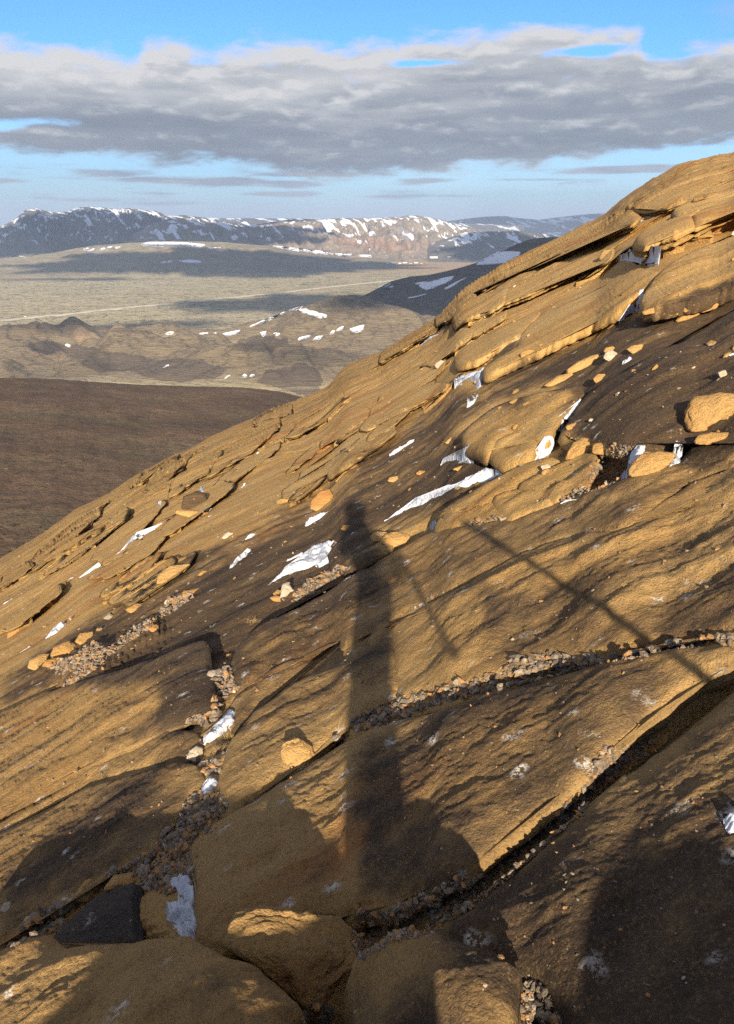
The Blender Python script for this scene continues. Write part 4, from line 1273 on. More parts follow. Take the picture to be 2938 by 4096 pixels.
# --- materials of the far land
def ground_mat():
    m, T, b, out = new_mat('moss and lava ground')
    P = T.node('ShaderNodeNewGeometry').outputs['Position']
    a = T.noise(T.mapping(P, (0.0009, 0.0022, 1)), 1.0, 6, 0.6, 0.3)
    bb = T.noise(T.mapping(P, (0.006, 0.012, 1)), 1.0, 7, 0.68, 0.4)
    c = T.noise(T.mapping(P, (0.035, 0.045, 1)), 1.0, 5, 0.7)
    moss = T.mix(T.mr(a, 0.35, 0.65), (0.385, 0.335, 0.20), (0.45, 0.385, 0.25))
    moss = T.mix(T.mr(T.m('ADD', bb, T.m('MULTIPLY', T.m('SUBTRACT', c, .5), .6)), 0.50, 0.64), moss, (0.15, 0.135, 0.085))
    moss = T.mix(T.m('MULTIPLY', T.mr(c, 0.56, 0.66), 0.75), moss, (0.10, 0.085, 0.06))
    brown = T.mix(T.mr(bb, 0.38, 0.62), (0.205, 0.150, 0.098), (0.275, 0.22, 0.14))
    st = T.noise(T.mapping(P, (0.02, 0.05, 0.2)), 1.0, 6, 0.7, 0.6)
    brown = T.mix(T.mr(st, 0.5, 0.66), brown, (0.10, 0.07, 0.05))
    brown = T.mix(T.m('MULTIPLY', T.mr(c, 0.5, 0.7), 0.6), brown, (0.30, 0.28, 0.16))
    k = attr(T, 'bare')
    k = T.mr(T.m('ADD', k, T.m('MULTIPLY', T.m('SUBTRACT', bb, 0.5), 1.1)), 0.25, 0.65)
    col = T.mix(k, moss, brown)
    tan = attr(T, 'tan')
    col = T.mix(T.m('MULTIPLY', T.mr(T.m('ADD', tan, T.m('MULTIPLY', T.m('SUBTRACT', bb, .5), .9)), .35, .65), .9), col, (0.40, 0.28, 0.17))
    dk = attr(T, 'dark')
    col = T.mix(T.m('MULTIPLY', T.mr(T.m('ADD', dk, T.m('MULTIPLY', T.m('SUBTRACT', bb, .5), 1.1)), .35, .8), .9), col, (0.10, 0.078, 0.062))
    T.put(b.inputs['Base Color'], col)
    b.inputs['Roughness'].default_value = 1.0
    h = T.m('ADD', T.m('MULTIPLY', bb, 10.0), T.m('MULTIPLY', c, 5.0))
    h = T.m('ADD', h, T.m('MULTIPLY', st, 7.0))
    bump = T.node('ShaderNodeBump', ins={'Height': h, 'Strength': 0.8, 'Distance': 1.0})
    T.l.new(bump.outputs[0], b.inputs['Normal'])
    return m


def hill_mat(name, c1, c2, rust=None, sn=1.0, sc=1.0):
    m, T, b, out = new_mat(name)
    P = T.node('ShaderNodeNewGeometry').outputs['Position']
    n1 = T.noise(T.mapping(P, (0.004 * sc, 0.004 * sc, 0.012 * sc)), 1.0, 7, 0.65, 0.3)
    n2 = T.noise(T.mapping(P, (0.02 * sc, 0.02 * sc, 0.03 * sc)), 1.0, 6, 0.7)
    col = T.mix(T.mr(n1, 0.38, 0.62), c1, c2)
    col = T.mix(T.m('MULTIPLY', T.mr(n2, 0.5, 0.68), 0.6), col, tuple(c * 0.5 for c in c1))
    if rust:
        col = T.mix(T.m('MULTIPLY', attr(T, 'rusty'), T.mr(n2, 0.42, 0.58)), col, rust)
    s = T.m('ADD', attr(T, 'snow'), T.m('MULTIPLY', T.m('SUBTRACT', n2, 0.5), 0.35))
    mk = T.mr(s, 0.47, 0.55)
    col = T.mix(T.m('MULTIPLY', mk, sn), col, (0.80, 0.82, 0.86))
    T.put(b.inputs['Base Color'], col)
    h = T.m('ADD', T.m('MULTIPLY', n1, 30.0 / sc), T.m('MULTIPLY', n2, 9.0 / sc))
    bump = T.node('ShaderNodeBump', ins={'Height': h, 'Strength': 0.7, 'Distance': 1.0})
    T.l.new(bump.outputs[0], b.inputs['Normal'])
    return m


M['ground'] = ground_mat()
M['peak'] = hill_mat('dark mountain rock', (0.105, 0.10, 0.095), (0.15, 0.14, 0.125))
M['mid'] = hill_mat('brown mountain rock', (0.20, 0.165, 0.13), (0.28, 0.235, 0.18), rust=(0.36, 0.20, 0.13))
M['cinder'] = hill_mat('dark cinder hill', (0.060, 0.050, 0.044), (0.095, 0.080, 0.066), sc=3.0)
M['foot'] = hill_mat('low foothill', (0.24, 0.20, 0.14), (0.31, 0.27, 0.17))
M['farridge'] = hill_mat('far ridge', (0.10, 0.10, 0.10), (0.16, 0.15, 0.14))


# --- plain and valley floor: one sheet out to the horizon
def gauss(X, Y, c, sx, sy, rot=0.0, p=2.0):
    dx = X - c[0]; dy = Y - c[1]
    cr, sr = math.cos(rot), math.sin(rot)
    a = (dx * cr + dy * sr) / sx; b = (-dx * sr + dy * cr) / sy
    return np.exp(-(a * a + b * b) ** (p / 2))


def ridge_d(X, Y, pts):
    return edge_dist(X.ravel(), Y.ravel(), np.array(pts), closed=False).reshape(X.shape)


def ground_h(X, Y):
    R_ = np.hypot(X, Y)
    h = np.zeros_like(X)
    bare = np.zeros_like(X)
    tan = np.zeros_like(X)
    dark = np.zeros_like(X)
    n = fbm(X / 300, Y / 300, 5, 401)
    nf = fbm(X / 60, Y / 60, 4, 402)
    hum = ss(2400, 3200, R_)
    h += (2.5 * fbm(X / 45, Y / 45, 4, 403) + 2.0 * n) * (1 - ss(6000, 9000, R_))
    wx = X + 60 * fbm(X / 250, Y / 250, 3, 411); wy = Y + 60 * fbm(X / 250, Y / 250, 3, 412)

    def mound(q, sx, sy, ht, rot=0.0, p=2.0, br=1.0):
        nonlocal h, bare
        c = on_plain(*z1(q)[0])
        g = gauss(wx, wy, c, sx, sy, rot, p)
        h = h + g * ht * (1 + 0.12 * n)
        bare = np.maximum(bare, np.clip(g * 1.6, 0, 1) * br)

    # big reddish hill with the snow ribs
    mound((1490, 690), 175, 260, 84, 0.2, 2.2)
    mound((1270, 750), 130, 130, 30, 0.2)
    mound((1700, 760), 240, 240, 62, 0.0)
    mound((1110, 705), 120, 80, 12, 0.5)
    # reddish mound and low swells at the edge of the lava
    mound((715, 695), 85, 70, 30)
    mound((570, 705), 100, 45, 12)
    mound((860, 705), 110, 45, 11)
    mound((110, 705), 150, 80, 24)
    mound((335, 705), 60, 60, 26)
    mound((0, 750), 120, 90, 20)
    # the crater rims
    for pts, w_, ht in (
            ([(120, 730), (240, 745), (330, 722), (430, 735), (520, 765), (600, 790), (700, 800), (800, 808), (900, 822), (980, 840)], 75, 34),
            ([(420, 860), (480, 800), (560, 770), (640, 772)], 55, 30),
            ([(20, 760), (90, 800), (110, 845)], 60, 26),
            ([(760, 800), (830, 770), (880, 790)], 40, 22)):
        W_ = [on_plain(*q) for q in z1(*pts)]
        d = ridge_d(wx, wy, W_)
        g = np.exp(-(d / w_) ** 2)
        h = h + g * ht * (1 + 0.2 * nf)
        bare = np.maximum(bare, np.clip(np.exp(-(d / (w_ * 1.8)) ** 2) * 1.5, 0, 1))
    # dark mounds
    mound((1330, 880), 170, 120, 50, 0.1)
    mound((1180, 890), 110, 90, 22)
    mound((820, 880), 140, 70, 22)
    # crater bowls
    for q, sx, sy, dp in (((215, 762), 70, 75, 26), ((330, 850), 110, 60, 14), ((1060, 735), 130, 70, 10), ((770, 745), 190, 60, 9)):
        c = on_plain(*z1(q)[0])
        h = h - gauss(wx, wy, c, sx, sy) * dp
    # pale sandy basins
    for q, sx, sy in (((700, 735), 420, 45), ((250, 790), 90, 90), ((1050, 740), 200, 50)):
        c = on_plain(*z1(q)[0])
        tan = np.maximum(tan, gauss(wx, wy, c, sx, sy) * 0.8)
    bare = np.maximum(bare, (1 - ss(1900, 2500, R_ + 250 * n)) * 0.42)
    # bare margin under the mountains
    tan = np.maximum(tan, ss(4300, 5000, R_ + 350 * n) * 0.75 * (1 - ss(9000, 15000, R_)))
    dark = np.maximum(dark, ss(7000, 9000, R_) * 0.9)
    pxx, pyy = world_to_px(X, Y, ZP + h)
    wxx = pxx + 14 * fbm(X / 60, Y / 60, 3, 441); wyy = pyy + 7 * fbm(X / 60, Y / 60, 3, 442)
    for pts, v in ((z1((110, 722), (200, 715), (300, 730), (270, 770), (200, 782), (130, 752)), .85),
                   (z1((250, 745), (330, 735), (480, 760), (640, 790), (850, 800), (1010, 830), (960, 870), (800, 900), (640, 880), (560, 850), (430, 860), (380, 820), (300, 790)), .72),
                   (z1((1040, 710), (1130, 690), (1240, 700), (1250, 740), (1150, 765), (1050, 750), (980, 760)), .75),
                   (z1((1110, 900), (1150, 850), (1230, 815), (1330, 815), (1400, 860), (1390, 960), (1250, 940)), .75),
                   (z1((0, 720), (0, 650), (60, 645), (280, 655), (340, 660), (420, 700), (300, 700), (150, 690)), .5),
                   (z1((440, 690), (520, 660), (640, 628), (700, 632), (600, 660), (560, 690)), .6)):  # last outline: cloud shade over the lava front, put into the ground colour
        dark = np.maximum(dark, in_poly(wxx, wyy, np.array(pts)) * v)
    gully = np.abs(fbm((X + Y * .3) / 90, (Y - X * .3) / 260, 4, 431))
    h = h - np.clip(h - 8, 0, 60) * 0.16 * (1 - np.clip(gully * 2.4, 0, 1))
    return ZP + h, bare, tan, dark


def build_ground():
    r = np.concatenate([np.geomspace(60, 1300, 30, endpoint=False), 1 / np.arange(1 / 1300, 1 / 6500, -1.4e-6), np.geomspace(6700, 42000, 40)])
    az = np.radians(np.concatenate([np.arange(-180, -34, 4), np.arange(-34, 34, 0.13), np.arange(34, 181, 4)]))
    A, R_ = np.meshgrid(az, r)
    X = R_ * np.sin(A); Y = R_ * np.cos(A)
    Zz, bare, tan, dark = ground_h(X, Y)
    V = np.stack([X, Y, Zz], -1).reshape(-1, 3)
    V = np.vstack([V, [[0, 0, ZP]]])
    fc = grid_faces(len(r), len(az))
    me = mesh('ground', V, fc[:, ::-1].copy(), M['ground'], True, {'bare': np.append(bare.ravel(), 0), 'tan': np.append(tan.ravel(), 0), 'dark': np.append(dark.ravel(), 0)})
    tag(link('ground', me), kind='structure')
    far_remember(V, fc)


build_ground()


# --- the brown gravel spur below the slope
SPUR = [(-400, 1500), (0, 1512), (180, 1516), (350, 1528), (560, 1540), (800, 1546), (1000, 1552), (1120, 1566), (1250, 1600), (1500, 1700), (2200, 2000), (2938, 2400)]


def build_spur():
    a0, e0 = azel([p[0] for p in SPUR], [p[1] for p in SPUR])
    az = np.radians(np.arange(-50, 30, 0.13))
    rh, hh = 270.0, 24.0
    r = np.concatenate([1 / np.arange(1 / 40, 1 / rh, -0.00007), np.linspace(rh * 1.01, rh * 4.5, 40)])
    A, R_ = np.meshgrid(az, r)
    E = np.interp(A, a0, e0)
    X = R_ * np.sin(A); Y = R_ * np.cos(A)
    Zz = E * R_ - hh * (1 - np.minimum(R_, rh * 1.2) / rh) ** 2 - 0.0016 * np.maximum(0, R_ - rh * 1.1) ** 2
    Zz += (0.6 * fbm(X / 22, Y / 22, 3, 501) + 0.2 * fbm((X + .3 * Y) / 5, (Y - .3 * X) / 28, 4, 503)) * ss(40, 90, R_) * (1 - ss(rh * .8, rh, R_) * .6) + 0.10 * fbm(X / 3, Y / 3, 3, 502) * (1 - ss(rh, rh * 1.5, R_))
    V = np.stack([X, Y, Zz], -1).reshape(-1, 3)
    fc = grid_faces(len(r), len(az))
    m, T, b, out = new_mat('brown gravel')
    P = T.node('ShaderNodeNewGeometry').outputs['Position']
    n1 = T.noise(P, 0.035, 5, 0.6, .3); n2 = T.noise(P, 0.6, 6, 0.7); n3 = T.noise(P, 2.2, 5, 0.7)
    st = T.noise(T.mapping(P, (0.05, 0.35, 0.35), (0, 0, .35)), 1.0, 5, .65, .3)
    col = T.mix(T.mr(n1, 0.38, 0.62), (0.155, 0.103, 0.066), (0.245, 0.165, 0.102))
    col = T.mix(T.m('MULTIPLY', T.mr(T.noise(T.vm('ADD', P, (90, 40, 0)), 0.05, 5, .6), .52, .62), .5), col, (0.17, 0.15, 0.085))
    col = T.mix(T.m('MULTIPLY', T.mr(st, 0.45, 0.65), .5), col, (0.15, 0.10, 0.062))
    col = T.mix(T.m('MULTIPLY', T.mr(n2, 0.50, 0.66), 0.7), col, (0.085, 0.06, 0.042))
    col = T.mix(T.m('MULTIPLY', T.mr(n3, 0.56, 0.64), 0.75), col, (0.045, 0.035, 0.028))
    v = T.node('ShaderNodeTexVoronoi', feature='F1', ins={'Vector': P, 'Scale': 0.9})
    sc_ = T.node('ShaderNodeSeparateColor', ins={0: v.outputs['Color']})
    st2 = T.m('MULTIPLY', T.m('LESS_THAN', v.outputs['Distance'], T.mr(sc_.outputs[0], 0.4, 1, 0.0, 0.26)), T.mr(T.noise(P, .05, 3), .45, .6))
    col = T.mix(T.m('MULTIPLY', st2, 0.8), col, (0.30, 0.215, 0.14))
    T.put(b.inputs['Base Color'], col)
    hgt = T.m('ADD', T.m('MULTIPLY', n2, 0.9), T.m('MULTIPLY', n3, 0.38))
    hgt = T.m('ADD', hgt, T.m('MULTIPLY', st2, 0.35))
    bump = T.node('ShaderNodeBump', ins={'Height': hgt, 'Strength': 1.0, 'Distance': 1.6})
    T.l.new(bump.outputs[0], b.inputs['Normal'])
    me = mesh('gravel_hill', V, fc[:, ::-1].copy(), m, True)
    tag(link('gravel_hill', me), kind='structure')
    far_remember(V, fc)


build_spur()


# --- ridges and mountains
def ridge(name, line, rr, zb, wf, wb, mat, step=5.0, pw=1.5, gully=0.12, gl=220.0, seed=1, snow=0.0, snow_lo=0.3, rusty=None, nw=70, jag=0.0):
    """line: noted skyline in full picture pixels; rr: distance in metres (number, or one per point)"""
    L = np.array(line, float)
    seg = np.concatenate([[0], np.cumsum(np.hypot(*np.diff(L, axis=0).T))])
    s = np.arange(0, seg[-1], step)
    px = np.interp(s, seg, L[:, 0]); py = np.interp(s, seg, L[:, 1])
    rr = np.interp(s, seg, rr if np.ndim(rr) else np.full(len(L), float(rr)))
    X0, Y0, Z0 = at_r(px, py, rr)
    Z0 = Z0 + jag * fbm(s / 30.0, s * 0 + seed, 4, seed)
    ux = X0 / rr; uy = Y0 / rr
    w = np.concatenate([np.linspace(-1, 0, nw), np.linspace(0, 1, 16)[1:]])
    W, I = np.meshgrid(w, np.arange(len(s)), indexing='ij')
    wid = np.where(W < 0, wf, wb)
    X = X0[I] + ux[I] * W * wid
    Y = Y0[I] + uy[I] * W * wid
    a = np.abs(W)
    prof = (1 - a) ** pw * (1 - 0.0) + 0.0
    hg = np.maximum(Z0[I] - zb, 0)
    along = s[I] * (rr.mean() / FPX)
    g = fbm((along + 0.25 * W * wid) / gl, W * wid / (gl * 3.5), 5, seed + 5)
    g2 = 1 - np.abs(g) * 2
    bell = np.clip(a * 5, 0, 1) * np.clip((1 - a) * 2.0, 0, 1)
    Zz = zb + hg * prof + hg * gully * (g2 - 0.4) * bell - 4
    Zz += hg * 0.05 * fbm(X / (gl * .3), Y / (gl * .3), 4, seed + 9) * np.clip(a * 8, 0, 1)
    hf = (Zz - zb) / max(hg.max(), 1)
    sn = np.zeros_like(X)
    if snow:
        k1 = fbm((along + .6 * W * wid) / (gl * 0.34), W * wid / (gl * 1.3), 5, seed + 20, .65)
        k2 = fbm(along / (gl * 1.6), W * wid / gl, 3, seed + 30)
        sn = 0.30 + 0.42 * k1 + 0.22 * k2 + snow * (ss(snow_lo, 1.0, hf)) - 0.10 * g2 - 0.25 * (1 - ss(snow_lo * .5, snow_lo, hf))
    V = np.stack([X, Y, Zz], -1).reshape(-1, 3)
    fc = grid_faces(len(w), len(s))
    at_ = {'snow': sn.ravel()}
    ru = np.zeros_like(X)
    if rusty:
        pxx, pyy = world_to_px(X, Y, Zz)
        for (qx, qy), sx, sy in rusty:
            ru = np.maximum(ru, np.exp(-((pxx - qx) / sx) ** 2 - ((pyy - qy) / sy) ** 2))
    at_['rusty'] = ru.ravel()
    me = mesh(name, V, fc[:, ::-1].copy(), mat, True, at_)
    o = link(name, me)
    tag(o, kind='structure')
    far_remember(V, fc)
    return o


# far ridge on the right and the plateau behind
ridge('far_ridge', [(1650, 905), (1800, 883), (1880, 872), (1960, 864), (2020, 863), (2080, 872), (2160, 878), (2250, 866), (2350, 856), (2440, 850), (2700, 850), (3200, 870)], 15500, -330, 2600, 3000, M['farridge'], gully=.10, gl=600, seed=41, snow=0.22, snow_lo=0.35)
ridge('far_plateau', [(600, 852), (760, 868), (900, 872), (1100, 872), (1300, 874), (1450, 874), (1600, 880), (1800, 890), (2100, 900)], 12500, -330, 2400, 2500, M['farridge'], gully=.06, gl=500, seed=43, snow=0.30, snow_lo=0.4)
# dark mountain on the left
ridge('dark_mountain', z1((-600, 380), (-300, 330), (-100, 250), (0, 222), (40, 205), (80, 178), (110, 150), (160, 143), (200, 155), (240, 160), (300, 155), (340, 137), (420, 136), (500, 146), (560, 142), (620, 150), (680, 154), (720, 172), (760, 176), (800, 172), (860, 180), (900, 186), (960, 200), (1040, 210), (1150, 235), (1300, 290)), 9000, -310, 2500, 1500, M['peak'], gully=.22, gl=240, seed=51, snow=0.20, snow_lo=0.3, pw=1.35, jag=4, step=4)
ridge('brown_mountain', z1((480, 305), (540, 280), (600, 245), (650, 215), (700, 200), (760, 192), (820, 192), (880, 205), (960, 205), (1020, 222), (1080, 218), (1160, 205), (1220, 195), (1280, 190), (1360, 190), (1420, 188), (1500, 184), (1560, 186), (1627, 188)) + Z(2, [(40, 404), (100, 400), (160, 398), (215, 390), (270, 393), (330, 405), (380, 415), (430, 435), (520, 450), (620, 480), (700, 500)]), 7600, -305, 1500, 1300, M['mid'], gully=.20, gl=260, seed=55, snow=0.24, snow_lo=0.42, pw=1.2, rusty=[((1500, 975), 150, 25), ((1600, 985), 110, 22), ((1200, 960), 40, 16), ((1380, 965), 60, 18)], jag=5, step=4)
ridge('low_dark_ridge', Z(2, [(300, 520), (350, 498), (420, 478), (500, 462), (600, 458), (700, 458), (800, 470), (900, 480), (1000, 500)]), 6600, -303, 700, 700, M['peak'], gully=.12, gl=200, seed=57, snow=0.16, snow_lo=0.5, pw=1.3)
# broad foothill under the mountains
ridge('foothill', z1((-200, 365), (0, 358), (120, 350), (250, 332), (330, 315), (420, 302), (500, 297), (560, 292), (700, 285), (860, 285), (960, 288), (1060, 296), (1160, 305), (1280, 328), (1400, 345), (1500, 355), (1627, 358), (1720, 366)), 5900, -302, 1250, 900, M['foot'], gully=.07, gl=260, seed=59, pw=1.1)
# dark cinder hill on the right, partly behind the slope
ridge('cinder_hill', Z(2, [(-60, 770), (0, 745), (70, 708), (140, 672), (220, 652), (300, 645), (380, 628), (450, 610), (520, 588), (600, 552), (680, 512), (740, 490), (800, 482), (900, 480), (1100, 500), (1300, 560)]), 2600, -300, 620, 600, M['cinder'], gully=.06, gl=120, seed=61, pw=1.5, step=4)

FB = BVHTree.FromPolygons(np.vstack(FAR_V).tolist(), np.vstack(FAR_F).tolist())


# --- the road across the lava, draped
def road():
    line = z1((-60, 640), (0, 630), (110, 618), (300, 600), (560, 574), (800, 550), (1000, 531), (1200, 511), (1400, 488), (1627, 463)) + Z(2, [(40, 682), (90, 678), (150, 672)])
    L = np.array(line)
    seg = np.concatenate([[0], np.cumsum(np.hypot(*np.diff(L, axis=0).T))])
    s = np.arange(0, seg[-1], 8.0)
    c = np.array([on_plain(a, b, ZP + 3) for a, b in zip(np.interp(s, seg, L[:, 0]), np.interp(s, seg, L[:, 1]))])
    t = np.gradient(c, axis=0); t /= np.hypot(*t.T)[:, None]
    nrm = np.stack([-t[:, 1], t[:, 0]], 1)
    V, rows = [], []
    for off, dz in ((-9, -6), (-3.8, 2.5), (-3.7, 2.6), (3.7, 2.6), (3.8, 2.5), (9, -6)):
        p = c + nrm * off
        g, _, _, _ = ground_h(c[:, 0][:, None], c[:, 1][:, None])
        g = np.convolve(np.pad(g[:, 0], 6, mode='edge'), np.ones(13) / 13, 'valid')
        rows.append(np.stack([p[:, 0], p[:, 1], g + dz + 1.5], 1))
    V = np.vstack(rows)
    f = grid_faces(6, len(s))
    m, T, b, out = new_mat('pale gravel road')
    P = T.node('ShaderNodeNewGeometry').outputs['Position']
    T.put(b.inputs['Base Color'], T.mix(T.noise(P, 0.02, 4), (0.30, 0.275, 0.235), (0.38, 0.35, 0.30)))
    tag(link('road', mesh('road', V, f, m, False)), kind='structure')
    return c


ROADC = road()


# --- thin snow sheets lying on far ground
def fit_patch(poly, tree, tol, lim, step, jit, thick, seed, near=False):
    R = smooth_outline(poly, step, jit, seed)
    if outline_area(R) < 0:
        R = R[::-1].copy()
    P, faces, nb = fill_grid(R, step)
    k = np.full(len(P), np.nan)
    for i, (a, b) in enumerate(P):
        h = cast(a, b, tree)
        if h is not None:
            k[i] = 1.0 / h[3]
    ok = ~np.isnan(k)
    if ok.sum() < 4:
        return None
    med = np.median(k[ok])
    ok &= (k > med / lim) & (k < med * lim)
    A_ = np.stack([P[:, 0] - P[:, 0].mean(), P[:, 1] - P[:, 1].mean(), np.ones(len(P))], 1)
    w = ok.copy()
    for _ in range(3):
        co = np.linalg.lstsq(A_[w], k[w], rcond=None)[0]
        fit = A_ @ co
        rs = np.abs(k - fit) / fit
        w = ok & (rs < np.nanmedian(rs[ok]) * 3 + 1e-4)
        if w.sum() < 4:
            w = ok
    fit = np.maximum(fit, med / lim)
    kk = np.where(np.isnan(k), fit, k)
    kk = np.clip(kk, fit * (1 - tol), fit * (1 + tol))
    if near:
        ks = np.empty(len(kk))
        for i in range(0, len(P), 500):
            w_ = np.exp(-(((P[i:i + 500, None] - P[None]) / 26.0) ** 2).sum(-1))
            ks[i:i + 500] = (w_ * kk[None]).sum(1) / w_.sum(1)
        kk = ks * 1.004
    d = np.zeros(len(P)); d[nb:] = edge_dist(P[nb:, 0], P[nb:, 1], R)
    dist = 1 / kk
    a, b, c = ray(P[:, 0], P[:, 1])
    L = np.sqrt(a * a + b * b + c * c)
    V = np.stack([a / L * dist, b / L * dist, c / L * dist], 1)
    return V, faces, d, dist, nb


SNOW_N = 0


def far_snow(label, pts, thick=3.0, tol=0.05, group='snow fields on the distant hills', jit=2.0, step=5.0):
    global SNOW_N
    SNOW_N += 1
    q = fit_patch(pts, FB, tol, 1.6, step, jit, 1, SNOW_N)
    if q is None:
        print('no far ground', label); return
    V, faces, d, dist, nb = q
    up = thick * (0.25 + ss(0, 10, d))
    V[:, 2] += up
    V -= (V / np.linalg.norm(V, axis=1)[:, None]) * thick * 1.5
    # underside follows, so the sheet has thickness
    n = len(V)
    V2 = V.copy(); V2[:, 2] -= up + thick
    F_ = [tuple(f[::-1]) for f in faces] + [tuple(i + n for i in f) for f in faces]
    F_ += [(i, i + n, (i + 1) % nb + n, (i + 1) % nb) for i in range(nb)]
    thing_mesh('snow_patch', np.vstack([V, V2]), F_, M['far_snow'], label, 'snow patch', group)


far_snow('long snow bank across the crest of the foothill below the brown mountain', z1((610, 302), (640, 292), (760, 292), (860, 298), (893, 304), (870, 315), (800, 304), (700, 304), (640, 306)))
far_snow('upper left of two short snow bars on the foothill left shoulder', z1((358, 322), (385, 315), (385, 322), (370, 326)))
far_snow('small snow scrap right under the foothill shoulder bar', z1((378, 330), (410, 318), (405, 328), (385, 333)))
far_snow('second snow bar on the foothill, left of the long bank', z1((430, 322), (460, 314), (490, 311), (470, 320), (440, 327)))
far_snow('tiny snow bar touching the left end of the long foothill bank', z1((498, 313), (525, 308), (525, 313), (505, 317)))
far_snow('snow bar low in the shaded foothill, right one of a pair', z1((775, 372), (820, 367), (875, 372), (870, 381), (800, 379)))
far_snow('snow bar low in the shaded foothill, left one of a pair', z1((698, 378), (745, 372), (748, 377), (705, 383)))
far_snow('thin snow dash below the right end of the long foothill bank', z1((905, 315), (960, 314), (955, 319), (910, 319)))
far_snow('long snow ribbon running down right across the foothill', z1((1165, 302), (1240, 312), (1330, 322), (1420, 335), (1450, 342), (1400, 342), (1300, 330), (1220, 316)))
far_snow('snow dashes ending the ribbon near the valley floor', z1((1455, 342), (1525, 342), (1525, 347), (1470, 348)))
far_snow('snow dash farthest right of the foothill, beside the geothermal village', z1((1548, 346), (1612, 350), (1605, 355), (1560, 352)))
far_snow('small snow streak on the left edge of the plain under the dark mountain', z1((82, 352), (115, 353), (112, 358), (88, 356)))
g = 'snow on the dark cinder hill'
far_snow('bright snow field high on the dark cinder hill where it meets the slope', Z(2, [(508, 608), (520, 592), (560, 578), (600, 552), (628, 548), (700, 550), (690, 570), (660, 585), (625, 600), (590, 585), (550, 590)]), 1.5, group=g)
far_snow('branching snow field in the middle of the dark cinder hill', Z(2, [(240, 688), (270, 680), (330, 672), (410, 654), (400, 672), (350, 695), (290, 718), (320, 692), (270, 692)]), 1.5, group=g)
far_snow('narrow snow band on the lower right flank of the cinder hill', Z(2, [(368, 712), (400, 690), (465, 660), (440, 676), (400, 702)]), 1.5, group=g)
far_snow('thin snow streak at the foot of the cinder hill', Z(2, [(210, 750), (250, 742), (292, 732), (270, 740), (225, 750)]), 1.2, group=g)
far_snow('small snow streak on the left tail of the cinder hill', Z(2, [(80, 708), (110, 692), (140, 686), (105, 704)]), 1.2, group=g)
far_snow('snow scrap right below the streak on the cinder hill tail', Z(2, [(112, 704), (135, 698), (150, 700), (130, 707)]), 1.2, group=g)
far_snow('snow strip on the flat ground behind the cinder hill, at the slope edge', Z(2, [(785, 476), (810, 468), (875, 464), (870, 474), (800, 482)]), 2.0, group=g)
g = 'snow among the hills of the near valley'
far_snow('long narrow snow rib up the left ridge of the reddish hill', z1((1083, 657), (1130, 635), (1190, 612), (1236, 592), (1232, 600), (1170, 628), (1100, 654)), 1.2, group=g)
far_snow('snow piece at the top of the reddish hill rib', z1((1247, 587), (1270, 577), (1315, 570), (1300, 582), (1260, 590)), 1.2, group=g)
far_snow('ragged snow right below the top of the reddish hill', z1((1298, 585), (1330, 578), (1350, 595), (1415, 606), (1418, 615), (1390, 620), (1340, 602), (1312, 596)), 1.2, group=g)
far_snow('large leaning snow patch at the right of the reddish hill', z1((1518, 668), (1550, 658), (1582, 650), (1575, 672), (1535, 684)), 1.2, group=g)
far_snow('smaller snow patch left of the large leaning one', z1((1460, 674), (1475, 660), (1492, 657), (1480, 670)), 1.2, group=g)
far_snow('tiny snow patch left below the reddish hill pair', z1((1430, 688), (1440, 676), (1456, 674), (1445, 686)), 1.2, group=g)
far_snow('slanting snow patch on the reddish hill, left of its pale twin', z1((1293, 718), (1300, 706), (1352, 693), (1335, 708)), 1.2, group=g)
far_snow('slanting snow patch low on the reddish hill, right twin', z1((1357, 717), (1375, 702), (1404, 697), (1385, 712)), 1.2, group=g)
far_snow('heart shaped snow patch in the dark hollow of the reddish hill', z1((1130, 683), (1158, 677), (1152, 692), (1140, 700)), 1.2, group=g)
far_snow('small snow patch right of the heart shaped one', z1((1188, 688), (1205, 684), (1218, 690), (1198, 697)), 1.2, group=g)
far_snow('curved snow piece at the foot of the reddish hill rib', z1((962, 692), (975, 686), (1000, 688), (1045, 672), (1020, 690), (985, 698)), 1.2, group=g)
far_snow('snow oval below the reddish mound in the valley', z1((718, 688), (735, 680), (760, 680), (752, 689), (730, 691)), 1.2, group=g)
far_snow('two blob snow dash in the valley hollow', z1((863, 686), (885, 683), (905, 684), (900, 690), (870, 690)), 1.0, group=g)
far_snow('short snow dash right of the two blob one', z1((925, 686), (942, 682), (940, 690)), 1.0, group=g)
far_snow('single snow patch in the left crater', z1((283, 738), (292, 732), (308, 738), (305, 747), (290, 744)), 1.0, group=g)
far_snow('middle snow patch of three below the craters', z1((1053, 872), (1062, 865), (1074, 870), (1065, 879)), .8, group=g)
far_snow('right snow patch of three below the craters', z1((1082, 876), (1095, 865), (1110, 867), (1098, 876)), .8, group=g)
far_snow('left slanting snow streak of three below the craters', z1((973, 884), (985, 872), (1004, 865), (992, 876)), .8, group=g)
far_snow('fine snow streak on the dark crater wall', z1((708, 834), (722, 826), (736, 824), (722, 832)), .8, group=g)
far_snow('snow patch on the flat beyond the slope nose', z1((1546, 520), (1556, 517), (1566, 521), (1556, 524)), .8, group=g)


# --- small built things
def simple_mat(name, c, rough=0.8, metal=0.0):
    m, T, b, out = new_mat(name)
    P = T.node('ShaderNodeTexCoord').outputs['Object']
    T.put(b.inputs['Base Color'], T.mix(T.noise(P, 3.0, 3), tuple(x * 0.85 for x in c), c))
    b.inputs['Roughness'].default_value = rough
    b.inputs['Metallic'].default_value = metal
    return m


